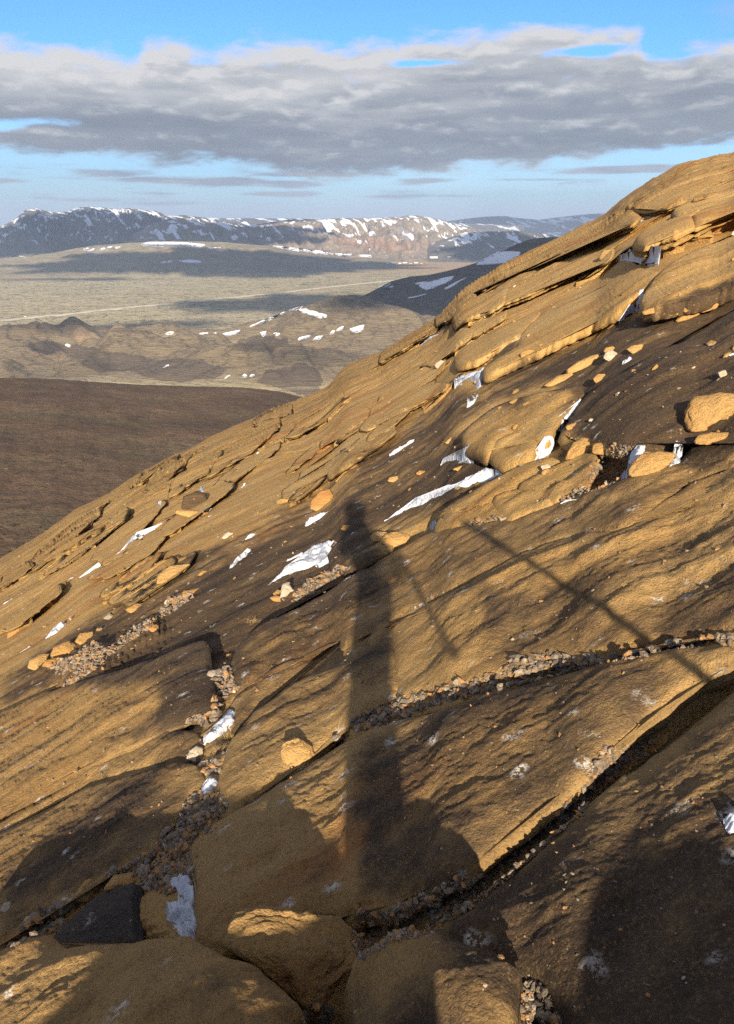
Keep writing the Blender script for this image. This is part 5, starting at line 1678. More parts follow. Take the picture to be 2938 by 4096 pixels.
M['steel'] = simple_mat('dull galvanised steel', (0.16, 0.16, 0.16))
M['white'] = simple_mat('white paint', (0.8, 0.8, 0.8), 0.5)
M['rubber'] = simple_mat('rubber', (0.02, 0.02, 0.02))
M['glass'] = simple_mat('dark glass', (0.03, 0.04, 0.05), 0.1)
M['redroof'] = simple_mat('dull roof', (0.20, 0.14, 0.12))
M['wall'] = simple_mat('pale wall', (0.55, 0.54, 0.52))


def bar(p, q, w):
    p = np.array(p, float); q = np.array(q, float)
    d = q - p; L = np.linalg.norm(d); d /= L
    a = np.cross(d, [0, 0, 1]) if abs(d[2]) < .9 else np.cross(d, [1, 0, 0])
    a /= np.linalg.norm(a); b = np.cross(d, a)
    v = [p + s * a * w / 2 + t * b * w / 2 for s, t in ((-1, -1), (1, -1), (1, 1), (-1, 1))]
    v += [x + d * L for x in v]
    return v, [(0, 3, 2, 1), (4, 5, 6, 7), (0, 1, 5, 4), (1, 2, 6, 5), (2, 3, 7, 6), (3, 0, 4, 7)]


def join(parts):
    V, F_ = [], []
    for v, f in parts:
        o = len(V); V += list(v); F_ += [tuple(i + o for i in q) for q in f]
    return np.array(V), F_


def box(x0, x1, y0, y1, z0, z1_):
    v = [(x, y, z) for z in (z0, z1_) for x, y in ((x0, y0), (x1, y0), (x1, y1), (x0, y1))]
    return v, [(0, 3, 2, 1), (4, 5, 6, 7), (0, 1, 5, 4), (1, 2, 6, 5), (2, 3, 7, 6), (3, 0, 4, 7)]


def part(name, vf, mat, parent, smooth=False):
    return link(name, mesh(name, vf[0], vf[1], mat, smooth), parent)


def empty(name, loc, rz=0.0):
    o = D.objects.new(name, None)
    COL.objects.link(o)
    o.location = loc; o.rotation_euler = (0, 0, rz)
    o.empty_display_size = 0.2
    return o


def at_ground(px, py):
    h = cast(px, py, FB)
    return h[0] if h is not None else None


def copy_tree(o):
    c = o.copy(); COL.objects.link(c)
    for ch in o.children:
        k = ch.copy(); COL.objects.link(k); k.parent = c
        for g_ in ch.children:
            j = g_.copy(); COL.objects.link(j); j.parent = k
    return c


def make_pylon():
    o = empty('power_pylon', (0, 0, 0))
    for s in (-1, 1):
        ps = []
        for a in (-1, 1):
            ps.append(bar((s * 4.2 + a * 1.2, 0, 0), (s * 3.6 + a * .35, 0, 24), 0.55))
        for k in range(6):
            z0 = k * 4; z1_ = z0 + 4
            ps.append(bar((s * 4.2 - 1.1 * (1 - k / 8), 0, z0), (s * 4.1 + 1.0 * (1 - k / 8), 0, z1_), 0.3))
        part('mast', join(ps), M['steel'], o)
    part('crossarm', join([bar((-10, 0, 21.2), (10, 0, 21.2), 0.6), bar((-10, 0, 22.4), (10, 0, 22.4), 0.4)] + [bar((x, 0, 21.2), (x + 1.6, 0, 22.4), .25) for x in np.arange(-10, 9, 2.2)]), M['steel'], o)
    for x in (-9, 0, 9):
        part('insulator', join([bar((x, 0, 19.0), (x, 0, 21), 0.35)]), M['glass'], o)
    return o


py0 = make_pylon()
for i, (q, lb) in enumerate((((72, 486), 'nearest steel power pylon at the left edge of the moss plain'), ((358, 466), 'second steel power pylon from the left on the moss plain'),
                             ((630, 444), 'third steel power pylon from the left on the moss plain'), ((703, 440), 'steel power pylon just right of the third one'),
                             ((876, 428), 'fifth steel power pylon, beneath the low snow bars'), ((1068, 410), 'sixth and smallest steel power pylon, near the foot of the hill'))):
    o = py0 if i == 0 else copy_tree(py0)
    p = at_ground(*z1(q)[0])
    o.location = p; o.rotation_euler = (0, 0, 0.4)
    o.scale = (1.0,) * 3
    tag(o, lb, 'pylon', 'pylons of the power line across the plain')

# white van on the road
vp = ROADC[np.abs(np.array([world_to_px(a, b, ZP)[0] for a, b in ROADC]) - z1((110, 618))[0][0]).argmin()]
vd = ROADC[20] - ROADC[10]
gz = ground_h(np.array([[vp[0]]]), np.array([[vp[1]]]))[0][0, 0] + 5.2
van = empty('van', (vp[0], vp[1], gz), math.atan2(vd[1], vd[0]))
part('body', join([box(-3.2, 3.2, -1.1, 1.1, .5, 1.5), box(-3.2, 1.9, -1.05, 1.05, 1.5, 2.8)]), M['white'], van)
part('windscreen', join([box(1.9, 2.3, -.95, .95, 1.5, 2.3)]), M['glass'], van)
for sx in (-2, 2):
    for sy in (-1, 1):
        part('wheel', join([box(sx - .4, sx + .4, sy - .15, sy + .15, 0, .8), box(sx - .55, sx + .55, sy - .13, sy + .13, .2, .6)]), M['rubber'], van)
tag(van, 'white van driving on the pale road across the moss plain', 'van')

# buildings of the geothermal village
GB = 'low buildings at the far edge of the plain'
for i, (q, w_, l_, h_, kind) in enumerate((((150, 600), 14, 30, 6, 'w'), ((176, 602), 10, 22, 5, 'w'), ((198, 600), 12, 34, 6, 'w'), ((222, 601), 10, 20, 5, 'r'), ((246, 600), 12, 26, 6, 'w'), ((268, 601), 9, 18, 5, 'r'), ((122, 603), 10, 22, 5, 'w'), ((322, 578), 22, 60, 12, 'w'), ((392, 574), 16, 30, 8, 'r'), ((345, 545), 16, 30, 8, 'w'))):
    p = at_ground(*Z(2, [q])[0])
    if p is None: continue
    b = empty('house', (p[0], p[1], p[2] - 1), 0.25 * (i % 3))
    part('wall', join([box(-l_ / 2, l_ / 2, -w_ / 2, w_ / 2, 0, h_)]), M['wall'], b)
    rv = [(-l_ / 2 - .6, -w_ / 2 - .6, h_ + .01), (l_ / 2 + .6, -w_ / 2 - .6, h_ + .01), (l_ / 2 + .6, w_ / 2 + .6, h_ + .01), (-l_ / 2 - .6, w_ / 2 + .6, h_ + .01), (-l_ / 2 - .6, 0, h_ + 3), (l_ / 2 + .6, 0, h_ + 3)]
    part('roof', (rv, [(0, 3, 2, 1), (0, 1, 5, 4), (2, 3, 4, 5), (0, 4, 3), (1, 2, 5)]), M['redroof' if kind == 'r' else 'white'], b)
    ord_ = ['third from the left in the row', 'fourth in the row', 'long pale hall fifth in the row', 'dull roofed one sixth in the row', 'pale one seventh in the row', 'rightmost dull roofed one of the row', 'leftmost pale one of the row', 'big pale hall standing alone behind the row', 'dull roofed building right of the lone hall', 'pale building closest to the steam plume'][i]
    tag(b, 'tiny distant village building, ' + ord_, 'building', GB)


# --- steam of the hot springs
def steam(label, q, dist, w_, h_, lean, dens):
    c = np.array(at_r(*Z(2, [q])[0], dist))
    V, f = uv_ball(24, 20)
    V = V.copy()
    t = (V[:, 2] + 1) / 2
    wd = w_ * (0.18 + 0.9 * t ** 0.8) * (1 + 0.45 * pn(V[:, 0] * 1.7 + 3, t * 5, 4))
    X = V[:, 0] * wd + lean * t + w_ * .25 * pn(t * 3, t * 0 + 2, 8)
    Y = V[:, 1] * wd
    Zz = t * h_
    m, T, b, out = new_mat('steam')
    T.n.remove(b)
    P = T.node('ShaderNodeTexCoord').outputs['Object']
    n = T.noise(T.mapping(P, (1 / w_, 1 / w_, .6 / w_)), 2.2, 4, .6)
    vol = T.node('ShaderNodeVolumePrincipled')
    vol.inputs['Color'].default_value = (.95, .95, .97, 1)
    T.put(vol.inputs['Density'], T.m('MULTIPLY', T.mr(n, 0.42, 0.62), dens))
    T.l.new(vol.outputs[0], out.inputs['Volume'])
    o = thing_mesh('steam_plume', np.stack([X, Y, Zz], 1) + c, [tuple(a) for a in f], m, label, 'steam', 'steam plumes of the hot springs')
    o['kind'] = 'stuff'


steam('large white steam plume rising at the foot of the brown mountain', (232, 540), 6400, 60, 170, -110, 0.012)
steam('smaller steam plume right of the large one over the dark ridge', (645, 520), 5800, 30, 75, -15, 0.010)


# --- clouds overhead (outside the frame) whose shade lies on the land
def cloud(q, rr, sx, sy, rot=0.0, alt=2100.0, seed=0, zg=ZP, th=None):
    th = min(90, sy * 0.09) if th is None else th
    a, e = azel(*q)
    g = np.array([rr * math.sin(a), rr * math.cos(a), zg])
    s = (alt - zg) / TO_SUN[2]
    c = g + TO_SUN * s
    V, f = uv_ball(160, 28)
    V = V.copy()
    ang = np.arctan2(V[:, 1], V[:, 0])
    n = 1 + 0.50 * fbm(np.cos(ang) * 1.7 + seed, np.sin(ang) * 1.7 + seed * 2.3, 5, 600 + seed, .68)
    x = V[:, 0] * sx * n; y = V[:, 1] * sy * n
    z = np.where(V[:, 2] > 0, V[:, 2] * 2.0, V[:, 2] * .6) * th * (1 + .5 * fbm(x / 500, y / 500, 3, seed))
    cr, sr = math.cos(rot), math.sin(rot)
    W = np.stack([x * cr - y * sr, x * sr + y * cr, z], 1) + c
    me = mesh('sky_cloud', W, [tuple(k) for k in f], M['cloud'], True)
    tag(link('sky_cloud', me), kind='structure')


m, T, b, out = new_mat('cloud')
b.inputs['Base Color'].default_value = (0.9, 0.9, 0.92, 1)
b.inputs['Roughness'].default_value = 1
M['cloud'] = m
cloud(z1((120, 250))[0], 8300, 2250, 1300, 0.1, seed=3)            # over the dark mountain
cloud(z1((1000, 345))[0], 5200, 1050, 620, -0.05, seed=5)          # foothill
cloud(z1((330, 395))[0], 4500, 330, 90, 0.0, seed=6)
cloud(z1((1420, 545))[0], 3050, 620, 330, 0.25, seed=8)            # lava plain behind the cinder hill
cloud(Z(2, [(450, 640)])[0], 2500, 520, 420, 0.3, seed=9, zg=-200)
cloud(z1((600, 655))[0], 2420, 240, 90, 0.5, seed=11)
cloud(z1((1330, 860))[0], 1640, 110, 40, 0.1, seed=12)
cloud(z1((300, 850))[0], 1700, 90, 22, 0.1, seed=22)
cloud(z1((200, 690))[0], 2300, 160, 40, -0.1, seed=23)
cloud(Z(2, [(700, 500)])[0], 6500, 700, 500, 0.1, seed=13)
cloud(Z(2, [(700, 410)])[0], 15000, 3000, 1500, 0.0, seed=14, alt=5200)


# --- the air
hz = join([box(-46000, 46000, -46000, 46000, -430, 420)])
m, T, b, out = new_mat('air')
T.n.remove(b)
vol = T.node('ShaderNodeVolumePrincipled')
vol.inputs['Color'].default_value = (0.60, 0.76, 1.0, 1)
vol.inputs['Density'].default_value = 5.4e-5
vol.inputs['Anisotropy'].default_value = 0.0
T.l.new(vol.outputs[0], out.inputs['Volume'])
hzo = link('haze', mesh('haze', hz[0], hz[1], m, False))
tag(hzo, kind='stuff')

# ================================================================== SNOW, GRAVEL AND SMALL THINGS ON THE NEAR SLOPE
def near_snow(label, pts, thick=0.022, tol=0.013, jit=7.0, step=5.0, lim=1.8):
    global SNOW_N
    SNOW_N += 1
    q = fit_patch(pts, BVH, tol, lim, step, jit, 1, SNOW_N, True)
    if q is None:
        print('no ground', label); return
    V, faces, d, dist, nb = q
    k = np.clip(dist.mean() / 4, 0.6, 4)
    nz = fbm(V[:, 0] * 6 / k, V[:, 1] * 6 / k, 3, SNOW_N)
    nf = fbm(V[:, 0] * 22 / k, V[:, 1] * 22 / k, 4, SNOW_N + 3, .65)
    up = thick * k * (-0.55 + 1.5 * ss(-4, 24, d) + .45 * nz + .55 * nf)
    V[:, 2] += up
    up = np.abs(up) + 0.01
    n = len(V)
    V2 = V.copy(); V2[:, 2] -= up + 0.05 * k
    F_ = [tuple(f[::-1]) for f in faces] + [tuple(i + n for i in f) for f in faces]
    F_ += [(i, i + n, (i + 1) % nb + n, (i + 1) % nb) for i in range(nb)]
    thing_mesh('snow_patch', np.vstack([V, V2]), F_, M['snow'], label, 'snow patch', 'snow patches left on the near slope')


N = near_snow
N('blue shaded snow wedge in the crack left of the lichened slab', Z(5, [(885, 630), (883, 592), (930, 540), (1000, 465), (1022, 480), (1027, 545), (980, 575), (920, 625)]))
N('lumpy snow scrap halfway down the gravel channel', Z(5, [(872, 860), (875, 800), (900, 765), (948, 762), (955, 800), (930, 835), (915, 867)]))
N('crumbly hook shaped snow beside the central slab at lower left', Z(7, [(715, 520), (738, 462), (790, 430), (842, 455), (858, 520), (862, 600), (860, 712), (788, 712), (795, 660), (822, 622), (770, 640), (722, 632), (730, 600), (770, 575), (815, 560), (790, 520), (750, 500)]), .035)
N('round snow patch cut by the right edge above the soft shadow', Z(8, [(1580, 300), (1610, 265), (1680, 258), (1680, 372), (1600, 362)]))
N('tiny snow spot on the pale stones of the upper gravel channel', Z(5, [(968, 305), (975, 288), (995, 285), (998, 298), (980, 310)]), .01)
N('forked snow tongue on brown rock, its left fork stem', Z(3, [(412, 236), (440, 218), (520, 200), (545, 186), (550, 222), (540, 272), (502, 346), (448, 373), (488, 330), (510, 282), (492, 243), (450, 262), (412, 278), (440, 252), (480, 225), (430, 237)]))
N('small snow patch at the left end of the brown rock, above the long strip', Z(3, [(135, 573), (150, 540), (188, 525), (200, 508), (240, 490), (235, 512), (200, 540), (168, 562)]))
N('ragged snow left of the broken ochre slab with rounded front', Z(3, [(350, 603), (370, 572), (440, 550), (455, 522), (475, 514), (502, 545), (440, 582), (370, 613)]))
N('long sweeping snow strip leading to the bright triangle', Z(3, [(110, 848), (160, 805), (200, 792), (220, 765), (340, 730), (440, 680), (540, 622), (600, 610), (705, 588), (640, 618), (560, 662), (480, 712), (400, 724), (320, 768), (290, 796), (220, 802), (150, 842)]))
N('bright triangle of snow under the upright brown rock', Z(3, [(735, 578), (770, 540), (800, 490), (842, 470), (846, 520), (820, 562), (780, 579)]))
N('narrow snow wedge in the cleft above the upright brown rock', Z(3, [(866, 394), (900, 370), (960, 315), (950, 352), (910, 402)]))
N('small snow wedge beside the pile of pale stones', Z(3, [(1130, 186), (1150, 147), (1185, 130), (1168, 165)]))
N('snow behind the angular orange rock in the right rubble', Z(3, [(1170, 595), (1172, 555), (1200, 525), (1242, 510), (1235, 555), (1205, 600)]))
N('snow scrap below the flat topped reddish boulder, left side', Z(3, [(1138, 645), (1150, 622), (1185, 612), (1178, 655)]))
N('snow fan between reddish boulder and wrinkled brown slab', Z(3, [(1298, 634), (1340, 602), (1362, 558), (1412, 556), (1396, 622), (1370, 632)]))
N('small snow scrap under the leaning orange plate', Z(3, [(1372, 512), (1380, 492), (1408, 490), (1404, 512)]))
N('snow fleck at the right edge on the dark brown slab', Z(3, [(1605, 128), (1618, 120), (1640, 122), (1640, 132)]), .01)
N('snow strip beneath the thick ochre ledge block near the summit', Z(2, [(1110, 571), (1180, 540), (1260, 520), (1312, 513), (1290, 527), (1220, 547), (1130, 572)]), tol=.004)
N('snow pocket at the lower end of the straight crack in the ochre slabs', Z(2, [(1128, 842), (1150, 790), (1190, 765), (1203, 800), (1208, 812), (1160, 835)]), tol=.004)
N('thin snow sliver in the straight crack above the pocket', Z(2, [(1200, 766), (1212, 730), (1236, 705), (1226, 752), (1210, 768)]), tol=.004)
N('snow strip under the thin skyline ledge', Z(2, [(265, 951), (300, 925), (370, 893), (330, 932), (300, 945)]), tol=.004)
N('little snow speck on top of the skyline ledges', Z(2, [(1218, 412), (1240, 402), (1268, 398), (1255, 408)]), .01)
N('snow scrap pocket high on the left slope', Z(4, [(674, 488), (690, 457), (680, 437), (692, 432), (711, 445), (705, 464)]))
N('upright snow scrap beside the dark knobby boulder', Z(4, [(868, 372), (882, 367), (887, 402), (868, 398)]))
N('broken snow right of the dark knobby boulder', Z(4, [(892, 440), (912, 434), (905, 462), (920, 475), (900, 482), (885, 470)]))
N('low snow lump below the jutting flat plate', Z(4, [(872, 515), (900, 498), (925, 497), (918, 515), (890, 520)]))
N('snow dot on the left slope below the skyline hollow', Z(4, [(1038, 385), (1052, 362), (1064, 358), (1060, 378), (1045, 388)]))
N('small tilted snow dash high in the middle of the ochre slope', Z(4, [(1110, 235), (1122, 220), (1138, 217), (1130, 228)]))
N('snow dash at the far left under the skyline rib', Z(4, [(462, 550), (470, 532), (490, 524), (504, 532), (480, 548)]))
N('winding snow sliver in the long crack of the left slope', Z(4, [(490, 676), (530, 645), (560, 626), (566, 595), (592, 568), (600, 572), (600, 597), (640, 575), (700, 535), (750, 506), (742, 520), (650, 582), (590, 622), (520, 667)]))
N('lower continuation of the snow sliver on the left slope', Z(4, [(345, 768), (380, 745), (420, 722), (432, 698), (450, 694), (440, 717), (400, 742), (350, 771)]))
N('little snow dash left of the lower sliver', Z(4, [(295, 773), (315, 767), (336, 769), (325, 776)]), .012)
N('snow scrap at the left frame edge in a dark hollow', Z(4, [(18, 885), (35, 865), (70, 853), (72, 865), (45, 884)]))
N('fan of snow low on the far left, above the boulder row', Z(4, [(190, 1032), (225, 1006), (235, 985), (302, 959), (292, 985), (250, 1022), (200, 1040)]))
N('dirty snow left of the fan, at the left edge', Z(4, [(90, 1092), (110, 1072), (155, 1056), (140, 1075), (100, 1098)]))
N('grey snow streak between gravel and brown rock, middle left', Z(4, [(990, 756), (1000, 717), (1040, 670), (1086, 636), (1072, 680), (1030, 722)]))
N('faint snow streak above the grey one, middle left', Z(4, [(1055, 615), (1075, 592), (1105, 575), (1090, 598)]), .012)
N('snow patch left of the ochre boulder near the shadow head', Z(4, [(1320, 560), (1345, 505), (1380, 485), (1432, 477), (1412, 507), (1372, 537)]))
N('big bright snow tongue cut by the body shadow', Z(4, [(1160, 800), (1200, 762), (1230, 730), (1310, 690), (1350, 640), (1420, 618), (1480, 607), (1442, 642), (1435, 682), (1460, 712), (1400, 730), (1330, 747), (1240, 772), (1190, 797)]))
N('short snow streak left above the big tongue', Z(4, [(1245, 700), (1270, 680), (1318, 658), (1300, 675), (1265, 698)]), .015)
N('snow sliver between the shadow head and the two tan stones', Z(4, [(1490, 605), (1530, 578), (1568, 568), (1550, 580), (1510, 600)]), .015)
N('snow fleck in the rubble right of the split blocks', Z(3, [(870, 770), (905, 758), (950, 752), (930, 762), (890, 774)]), .012)
N('bluish snow wedge at the left foot of the low ochre block', Z(3, [(305, 858), (320, 842), (345, 830), (335, 850), (315, 860)]), .02)

# ---- gravel fills
def stone_kind(rng):
    """low, angular little stone of unit size"""
    b, f = uv_ball(6, 5)
    b = b * rng.uniform(0.65, 1.25, (len(b), 1))
    b = facet(b, rng, 9, 0.42, 0.85)
    b *= np.array([1.15, rng.uniform(.45, .9), rng.uniform(.35, .75)])
    tri = []
    for q in f:
        tri += [(q[0], q[1], q[2])] + ([(q[0], q[2], q[3])] if len(q) == 4 else [])
    return b, np.array(tri)


KINDS = [stone_kind(np.random.default_rng(i)) for i in range(24)]


def gravel(label, polys, n, smin, smax, seed=0, mat='gravel', name='gravel', bury=0.35):
    rng = np.random.default_rng(seed)
    areas = [abs(outline_area(np.array(p))) for p in polys]
    Vs, Fs = [], []
    off = 0
    for p, a in zip(polys, areas):
        p = np.array(p, float)
        m = int(1.35 * n * a / sum(areas))
        x0, y0 = p.min(0); x1, y1 = p.max(0)
        got = 0; tries = 0
        while got < m and tries < m * 8:
            tries += 1
            x = rng.uniform(x0, x1); y = rng.uniform(y0, y1)
            if not in_poly(np.array([x]), np.array([y]), p)[0]:
                continue
            h = cast(x, y)
            if h is None or h[3] > RH: continue
            got += 1
            s = 0.7 * smin * (1.9 * smax / smin) ** (rng.random() ** 3.2) / FPX * h[3]
            v, f = KINDS[rng.integers(len(KINDS))]
            qn = Quaternion(rng.normal(size=4)).normalized() if rng.random() < .4 else Quaternion((0, 0, 1), rng.uniform(0, 6.28))
            R3 = np.array(qn.to_matrix())
            w = (v * s) @ R3.T + h[0] + np.array([0, 0, s * bury])
            Vs.append(w); Fs.append(f + off); off += len(w)
    V = np.vstack(Vs); Fa = np.vstack(Fs)
    me = mesh(name, V, Fa, M[mat], False, {'crust': np.zeros(len(V))})
    o = link(name, me)
    tag(o, kind='stuff', label=label)
    return o


gravel('grey and buff gravel running down between boulders at far left', [Z(5, p) for p in ([(200, 300), (240, 270), (330, 240), (400, 175), (470, 210), (560, 140), (650, 80), (700, 70), (640, 130), (540, 200), (470, 250), (420, 300), (340, 350), (265, 385), (330, 310)], [(700, 30), (750, 0), (830, -40), (840, -10), (770, 40), (700, 80)])], 1500, 4, 10, 1)
gravel('pebbles filling the narrow upper gravel channel', [Z(5, p) for p in ([(930, 330), (960, 290), (1000, 255), (1015, 340), (1045, 390), (990, 412), (962, 460), (930, 510), (925, 430), (935, 370)], [(800, 535), (850, 497), (940, 485), (965, 500), (900, 547), (800, 560)], [(870, 745), (885, 690), (960, 700), (965, 755), (900, 762)])], 520, 5, 17, 2)
gravel('gravel of the lower left channel', [Z(7, p) for p in ([(815, 105), (860, 85), (950, 80), (995, 150), (910, 210), (840, 280), (830, 350), (845, 440), (860, 470), (730, 520), (640, 500), (560, 420), (480, 425), (420, 450), (600, 367), (680, 325), (700, 265), (765, 190)], [(40, 740), (110, 650), (200, 590), (290, 560), (350, 515), (345, 560), (240, 690), (140, 705), (60, 745)])], 2200, 5, 18, 3)
gravel('rubble of the long crack across the middle', [Z(6, p) for p in ([(-60, 880), (0, 825), (80, 785), (180, 745), (300, 722), (400, 697), (480, 678), (590, 650), (700, 632), (850, 600), (980, 575), (1130, 572), (1130, 590), (1050, 605), (900, 645), (700, 695), (560, 725), (400, 765), (300, 800), (200, 840), (80, 880), (0, 900)], [(1130, 572), (1200, 545), (1400, 510), (1560, 483), (1760, 470), (1760, 500), (1500, 525), (1340, 545), (1150, 590)], [(620, 640), (650, 585), (720, 572), (850, 558), (930, 570), (960, 600), (800, 640), (680, 672)])], 1500, 6, 20, 4)
gravel('gravel and grit in the shaded lower crack', [Z(8, p) for p in ([(1060, 0), (1130, -20), (1280, -60), (1300, 0), (1190, 60), (1110, 110), (1030, 210), (950, 290), (880, 350), (800, 425), (700, 510), (640, 570), (560, 540), (640, 470), (760, 370), (880, 260), (980, 130)], [(120, 700), (280, 620), (420, 560), (560, 545), (640, 570), (500, 680), (400, 742), (320, 812), (200, 812), (100, 862), (0, 915), (-40, 800), (0, 700)])], 1900, 5, 17, 5)
gravel('gritty pale gravel in the gaps at the bottom edge', [Z(8, [(700, 1018), (780, 1012), (830, 1080), (900, 1240), (690, 1240), (705, 1100)]), Z(7, [(1300, 1080), (1340, 1010), (1400, 985), (1440, 1020), (1450, 1090)])], 320, 6, 18, 6)
gravel('rubble between the split blocks and the right hand boulders', [Z(3, p) for p in ([(1030, 580), (1100, 520), (1190, 530), (1180, 560), (1170, 640), (1120, 670), (1000, 685), (1010, 620)], [(950, 715), (1040, 675), (1160, 642), (1180, 655), (1040, 712), (860, 778), (880, 750)], [(380, 868), (440, 872), (500, 852), (640, 835), (640, 845), (500, 872)])], 700, 4, 13, 7)
gravel('pale rubble strip behind the crest of the slab with the vertical crack', [Z(4, p) for p in ([(1280, 840), (1330, 790), (1400, 750), (1480, 720), (1520, 735), (1440, 785), (1360, 845), (1290, 885)], [(715, 892), (740, 850), (830, 870), (780, 895)], [(1260, 880), (1300, 840), (1340, 800), (1300, 870)])], 600, 4, 11, 8)
gravel('pale chips strewn over the upper slope', [Z(2, p) for p in ([(0, 1080), (330, 880), (700, 640), (1000, 580), (1300, 500), (1640, 400), (1640, 700), (1100, 860), (600, 1080)],)] + [Z(4, [(0, 720), (400, 480), (1000, 130), (1400, 60), (1640, 100), (1300, 500), (900, 740), (400, 960), (0, 1080)])], 700, 2.2, 5.5, 9, bury=.1)
gravel('pale pebbles strewn over the middle and near slabs', [[(0, 2400), (1500, 1800), (2938, 1300), (2938, 3900), (2300, 4096), (1000, 3500), (0, 3400)]], 1500, 3.0, 8.5, 10, bury=.1)


# ---- dry grass in the cracks
def tuft(label, q, hpx, n, seed, col=(0.33, 0.25, 0.14)):
    rng = np.random.default_rng(seed)
    h = cast(*Z(*q)[0])
    if h is None: return
    p = h[0]; H = hpx / KZ / FPX * h[3]
    Vs, Fs = [], []
    for i in range(n):
        a = rng.uniform(0, 6.28); L = H * rng.uniform(.5, 1.1); sp = rng.uniform(.3, 1.3)
        w = L * .022
        base = np.array([rng.normal() * H * .35, rng.normal() * H * .2, -0.01])
        k = 5
        for j in range(k + 1):
            t = j / k
            c = base + np.array([math.cos(a) * L * sp * t ** 1.5, math.sin(a) * L * sp * t ** 1.5, L * (t - .55 * t * t * sp)])
            ww = w * (1 - t * .85)
            s = np.array([-math.sin(a), math.cos(a), 0])
            Vs += [c - s * ww, c + s * ww, c + np.array([0, 0, ww])]
        o = i * 3 * (k + 1)
        for j in range(k):
            b0 = o + 3 * j
            for u, v in ((0, 1), (1, 2), (2, 0)):
                Fs.append((b0 + u, b0 + v, b0 + v + 3, b0 + u + 3))
    m, T, b, out = new_mat('dry grass')
    ri = T.node('ShaderNodeNewGeometry').outputs['Random Per Island']
    T.put(b.inputs['Base Color'], T.mix(ri, col, tuple(c * .55 for c in col)))
    thing_mesh('grass_tuft', np.array(Vs) + p, Fs, m, label, 'grass tuft', 'dry plants rooted in the cracks', smooth=False)


tuft('wiry reddish dry shrub in the shaded crack below the upright grey stone', (8, [(1050, 135)]), 75, 130, 1, (.24, .15, .11))
tuft('grey wiry tuft lower down the shaded crack', (8, [(738, 430)]), 50, 110, 2, (.24, .20, .15))
tuft('few long dry stalks beside the reddish shrub', (8, [(975, 208)]), 60, 12, 3, (.40, .32, .18))
tuft('golden dry moss and grass at the right side of the blue snow', (5, [(985, 600)]), 42, 190, 4, (.50, .36, .16))
tuft('brown dry grass under the golden clump in the gravel channel', (5, [(950, 660)]), 46, 170, 5, (.36, .24, .12))
tuft('dry tuft on the slab crest beside the small cairn', (5, [(1102, 95)]), 34, 60, 6, (.46, .32, .14))
tuft('sparse dry stalks in the shade between stone and slab, right', (6, [(1150, 1005)]), 40, 60, 7, (.30, .2, .12))


# ---- the photographer, standing behind the lens; only the shadow is in the picture
def skin_body(name, joints, links, subdiv=2):
    import bmesh
    me = D.meshes.new(name)
    bm = bmesh.new()
    sk = bm.verts.layers.skin.verify()
    vs = []
    for i, (co, rx, ry) in enumerate(joints):
        v = bm.verts.new(co)
        v[sk].radius = (rx, ry)
        v[sk].use_root = (i == 0)
        vs.append(v)
    for a, b in links:
        bm.edges.new((vs[a], vs[b]))
    bm.to_mesh(me); bm.free()
    o = D.objects.new(name, me); COL.objects.link(o)
    o.modifiers.new('s', 'SKIN').use_smooth_shade = True
    o.modifiers.new('d', 'SUBSURF').levels = subdiv
    o.modifiers['d'].render_levels = subdiv
    dg = bpy.context.evaluated_depsgraph_get()
    m2 = D.meshes.new_from_object(o.evaluated_get(dg))
    D.objects.remove(o)
    m2.name = name
    return m2


GX, GY = 0.09, -0.36
gz = float(F(np.array([GX]), np.array([GY]))[0]) - 0.02
J = [((.068, GY, -.52), .112, .10),      # 0 pelvis
     ((.09, GY, -.40), .135, .095), ((.125, GY, -.24), .185, .10), ((.07, GY, -.07), .135, .085), ((.03, GY + .01, .02), .045, .045), ((.01, GY + .03, .12), .085, .095), ((.005, GY + .03, .19), .06, .07),
     ((-.045, GY, -.02), .055, .05), ((-.07, GY + .10, -.18), .045, .045), ((-.06, GY + .22, -.07), .03, .03), ((-.05, GY + .28, -.02), .026, .022),
     ((.15, GY, -.03), .06, .055), ((.245, GY + .06, -.24), .055, .052), ((.13, GY + .18, -.12), .036, .036), ((.06, GY + .28, -.03), .026, .022),
     ((.03, GY, -.62), .068, .068), ((.02, GY + .02, -.95), .05, .055), ((.02, GY - .02, gz + .07), .034, .04), ((.02, GY + .10, gz + .035), .034, .03),
     ((.09, GY, -.62), .068, .068), ((.09, GY + .03, -.93), .05, .055), ((.10, GY, gz + .10), .034, .04), ((.10, GY + .11, gz + .07), .034, .03)]
LK = [(0, 1), (1, 2), (2, 3), (3, 4), (4, 5), (5, 6), (3, 7), (7, 8), (8, 9), (9, 10), (3, 11), (11, 12), (12, 13), (13, 14), (0, 15), (15, 16), (16, 17), (17, 18), (0, 19), (19, 20), (20, 21), (21, 22)]
pers = empty('person', (GX, GY, gz))
M['jacket'] = simple_mat('dark jacket cloth', (0.05, 0.07, 0.10), 0.9)
M['trousers'] = simple_mat('grey trousers', (0.09, 0.09, 0.085), 0.9)
M['skin'] = simple_mat('skin', (0.55, 0.33, 0.22), 0.6)
bm_ = skin_body('body', J, LK)
for k_ in ('jacket', 'trousers', 'skin'):
    bm_.materials.append(M[k_])
for p in bm_.polygons:
    c = p.center
    p.material_index = 2 if c.z > -.02 and c.y < GY + .17 else (1 if c.z < -.50 else (2 if c.y > GY + .235 else 0))
bo = link('body', bm_, pers)
bo.location = (-GX, -GY, -gz)
hv, hf = uv_ball(20, 14)
hat = np.stack([hv[:, 0] * .098 + .008, hv[:, 1] * .108 + GY + .015, hv[:, 2] * .08 + .175], 1)
ho = link('hair', mesh('hair', hat, [tuple(a) for a in hf], simple_mat('brown hair', (0.06, 0.04, 0.025), .8), True), pers)
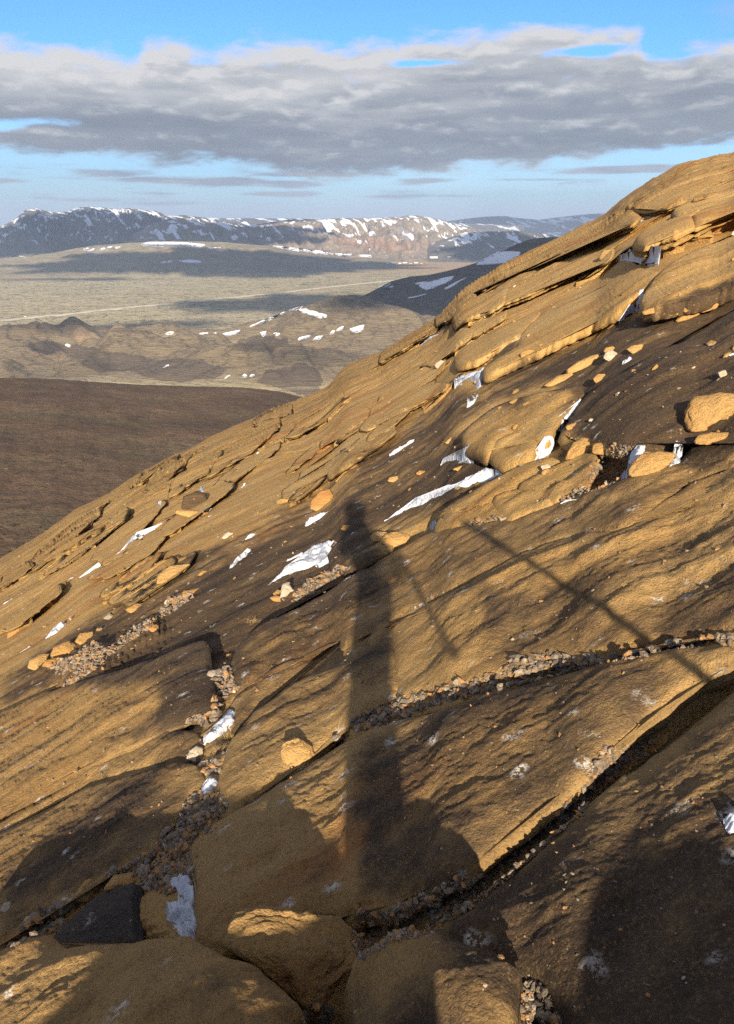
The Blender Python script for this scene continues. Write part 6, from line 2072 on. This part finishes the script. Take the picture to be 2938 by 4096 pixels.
ho.location = (-GX, -GY, -gz)
# fingers of both hands around the phone
fv = []
for sx in (-1, 1):
    for i in range(4):
        z = -.035 + i * .018
        fv.append(bar((sx * .055, -.075, z), (sx * .042, -.052, z + .004), .013))
        fv.append(bar((sx * .042, -.052, z + .004), (sx * .036, -.036, z + .004), .012))
    fv.append(bar((sx * .055, -.08, -.045), (sx * .03, -.058, -.012), .015))
fo = link('hand', mesh('hand', *join(fv), M['skin'], True), pers)
fo.location = (-GX, -GY, -gz)
tag(pers, 'person in a dark jacket standing behind the lens, holding a phone up with both hands', 'person')
ph = thing_mesh('phone', *join([box(-.036, .036, -.048, -.040, -.075, .075)]), M['rubber'], 'black phone held upright in both hands of the standing person', 'phone')
scr = part('screen', join([box(-.033, .033, -.0495, -.0485, -.07, .07)]), M['glass'], ph)
scr.location = tuple(-a for a in ph.location)


def pole(label, a, b, w):
    a = np.array(a, float); b = np.array(b, float)
    o = empty('walking_pole', tuple(b))
    def seg(t0, t1, ww, n=12):
        p, q = a + (b - a) * t0, a + (b - a) * t1
        d = (q - p) / np.linalg.norm(q - p)
        s = np.cross(d, [0, 1, 0]); s /= np.linalg.norm(s); u = np.cross(d, s)
        V = [c + (s * math.cos(k) + u * math.sin(k)) * ww for c in (p, q) for k in np.linspace(0, 2 * math.pi, n, endpoint=False)]
        V = np.array(V) - b
        f = [(i, (i + 1) % n, (i + 1) % n + n, i + n) for i in range(n)] + [tuple(range(n))[::-1], tuple(range(n, 2 * n))]
        return V, f
    part('grip', seg(0, .14, w * 1.35), M['rubber'], o, True)
    part('shaft', seg(.14, .93, w), M['steel'], o, True)
    part('basket', seg(.925, .935, w * 2.6), M['rubber'], o, True)
    part('tip', seg(.935, 1, w * .5), M['steel'], o, True)
    tag(o, label, 'walking pole')


pole('short walking pole hanging beside the standing person', (.265, GY, -.10), (.375, GY, -.43), .012)
qx = 1.25
pole('walking pole planted in the rock right of the standing person', (.60, GY, .10), (qx, GY, float(F(np.array([qx]), np.array([GY]))[0]) + .03), .016)
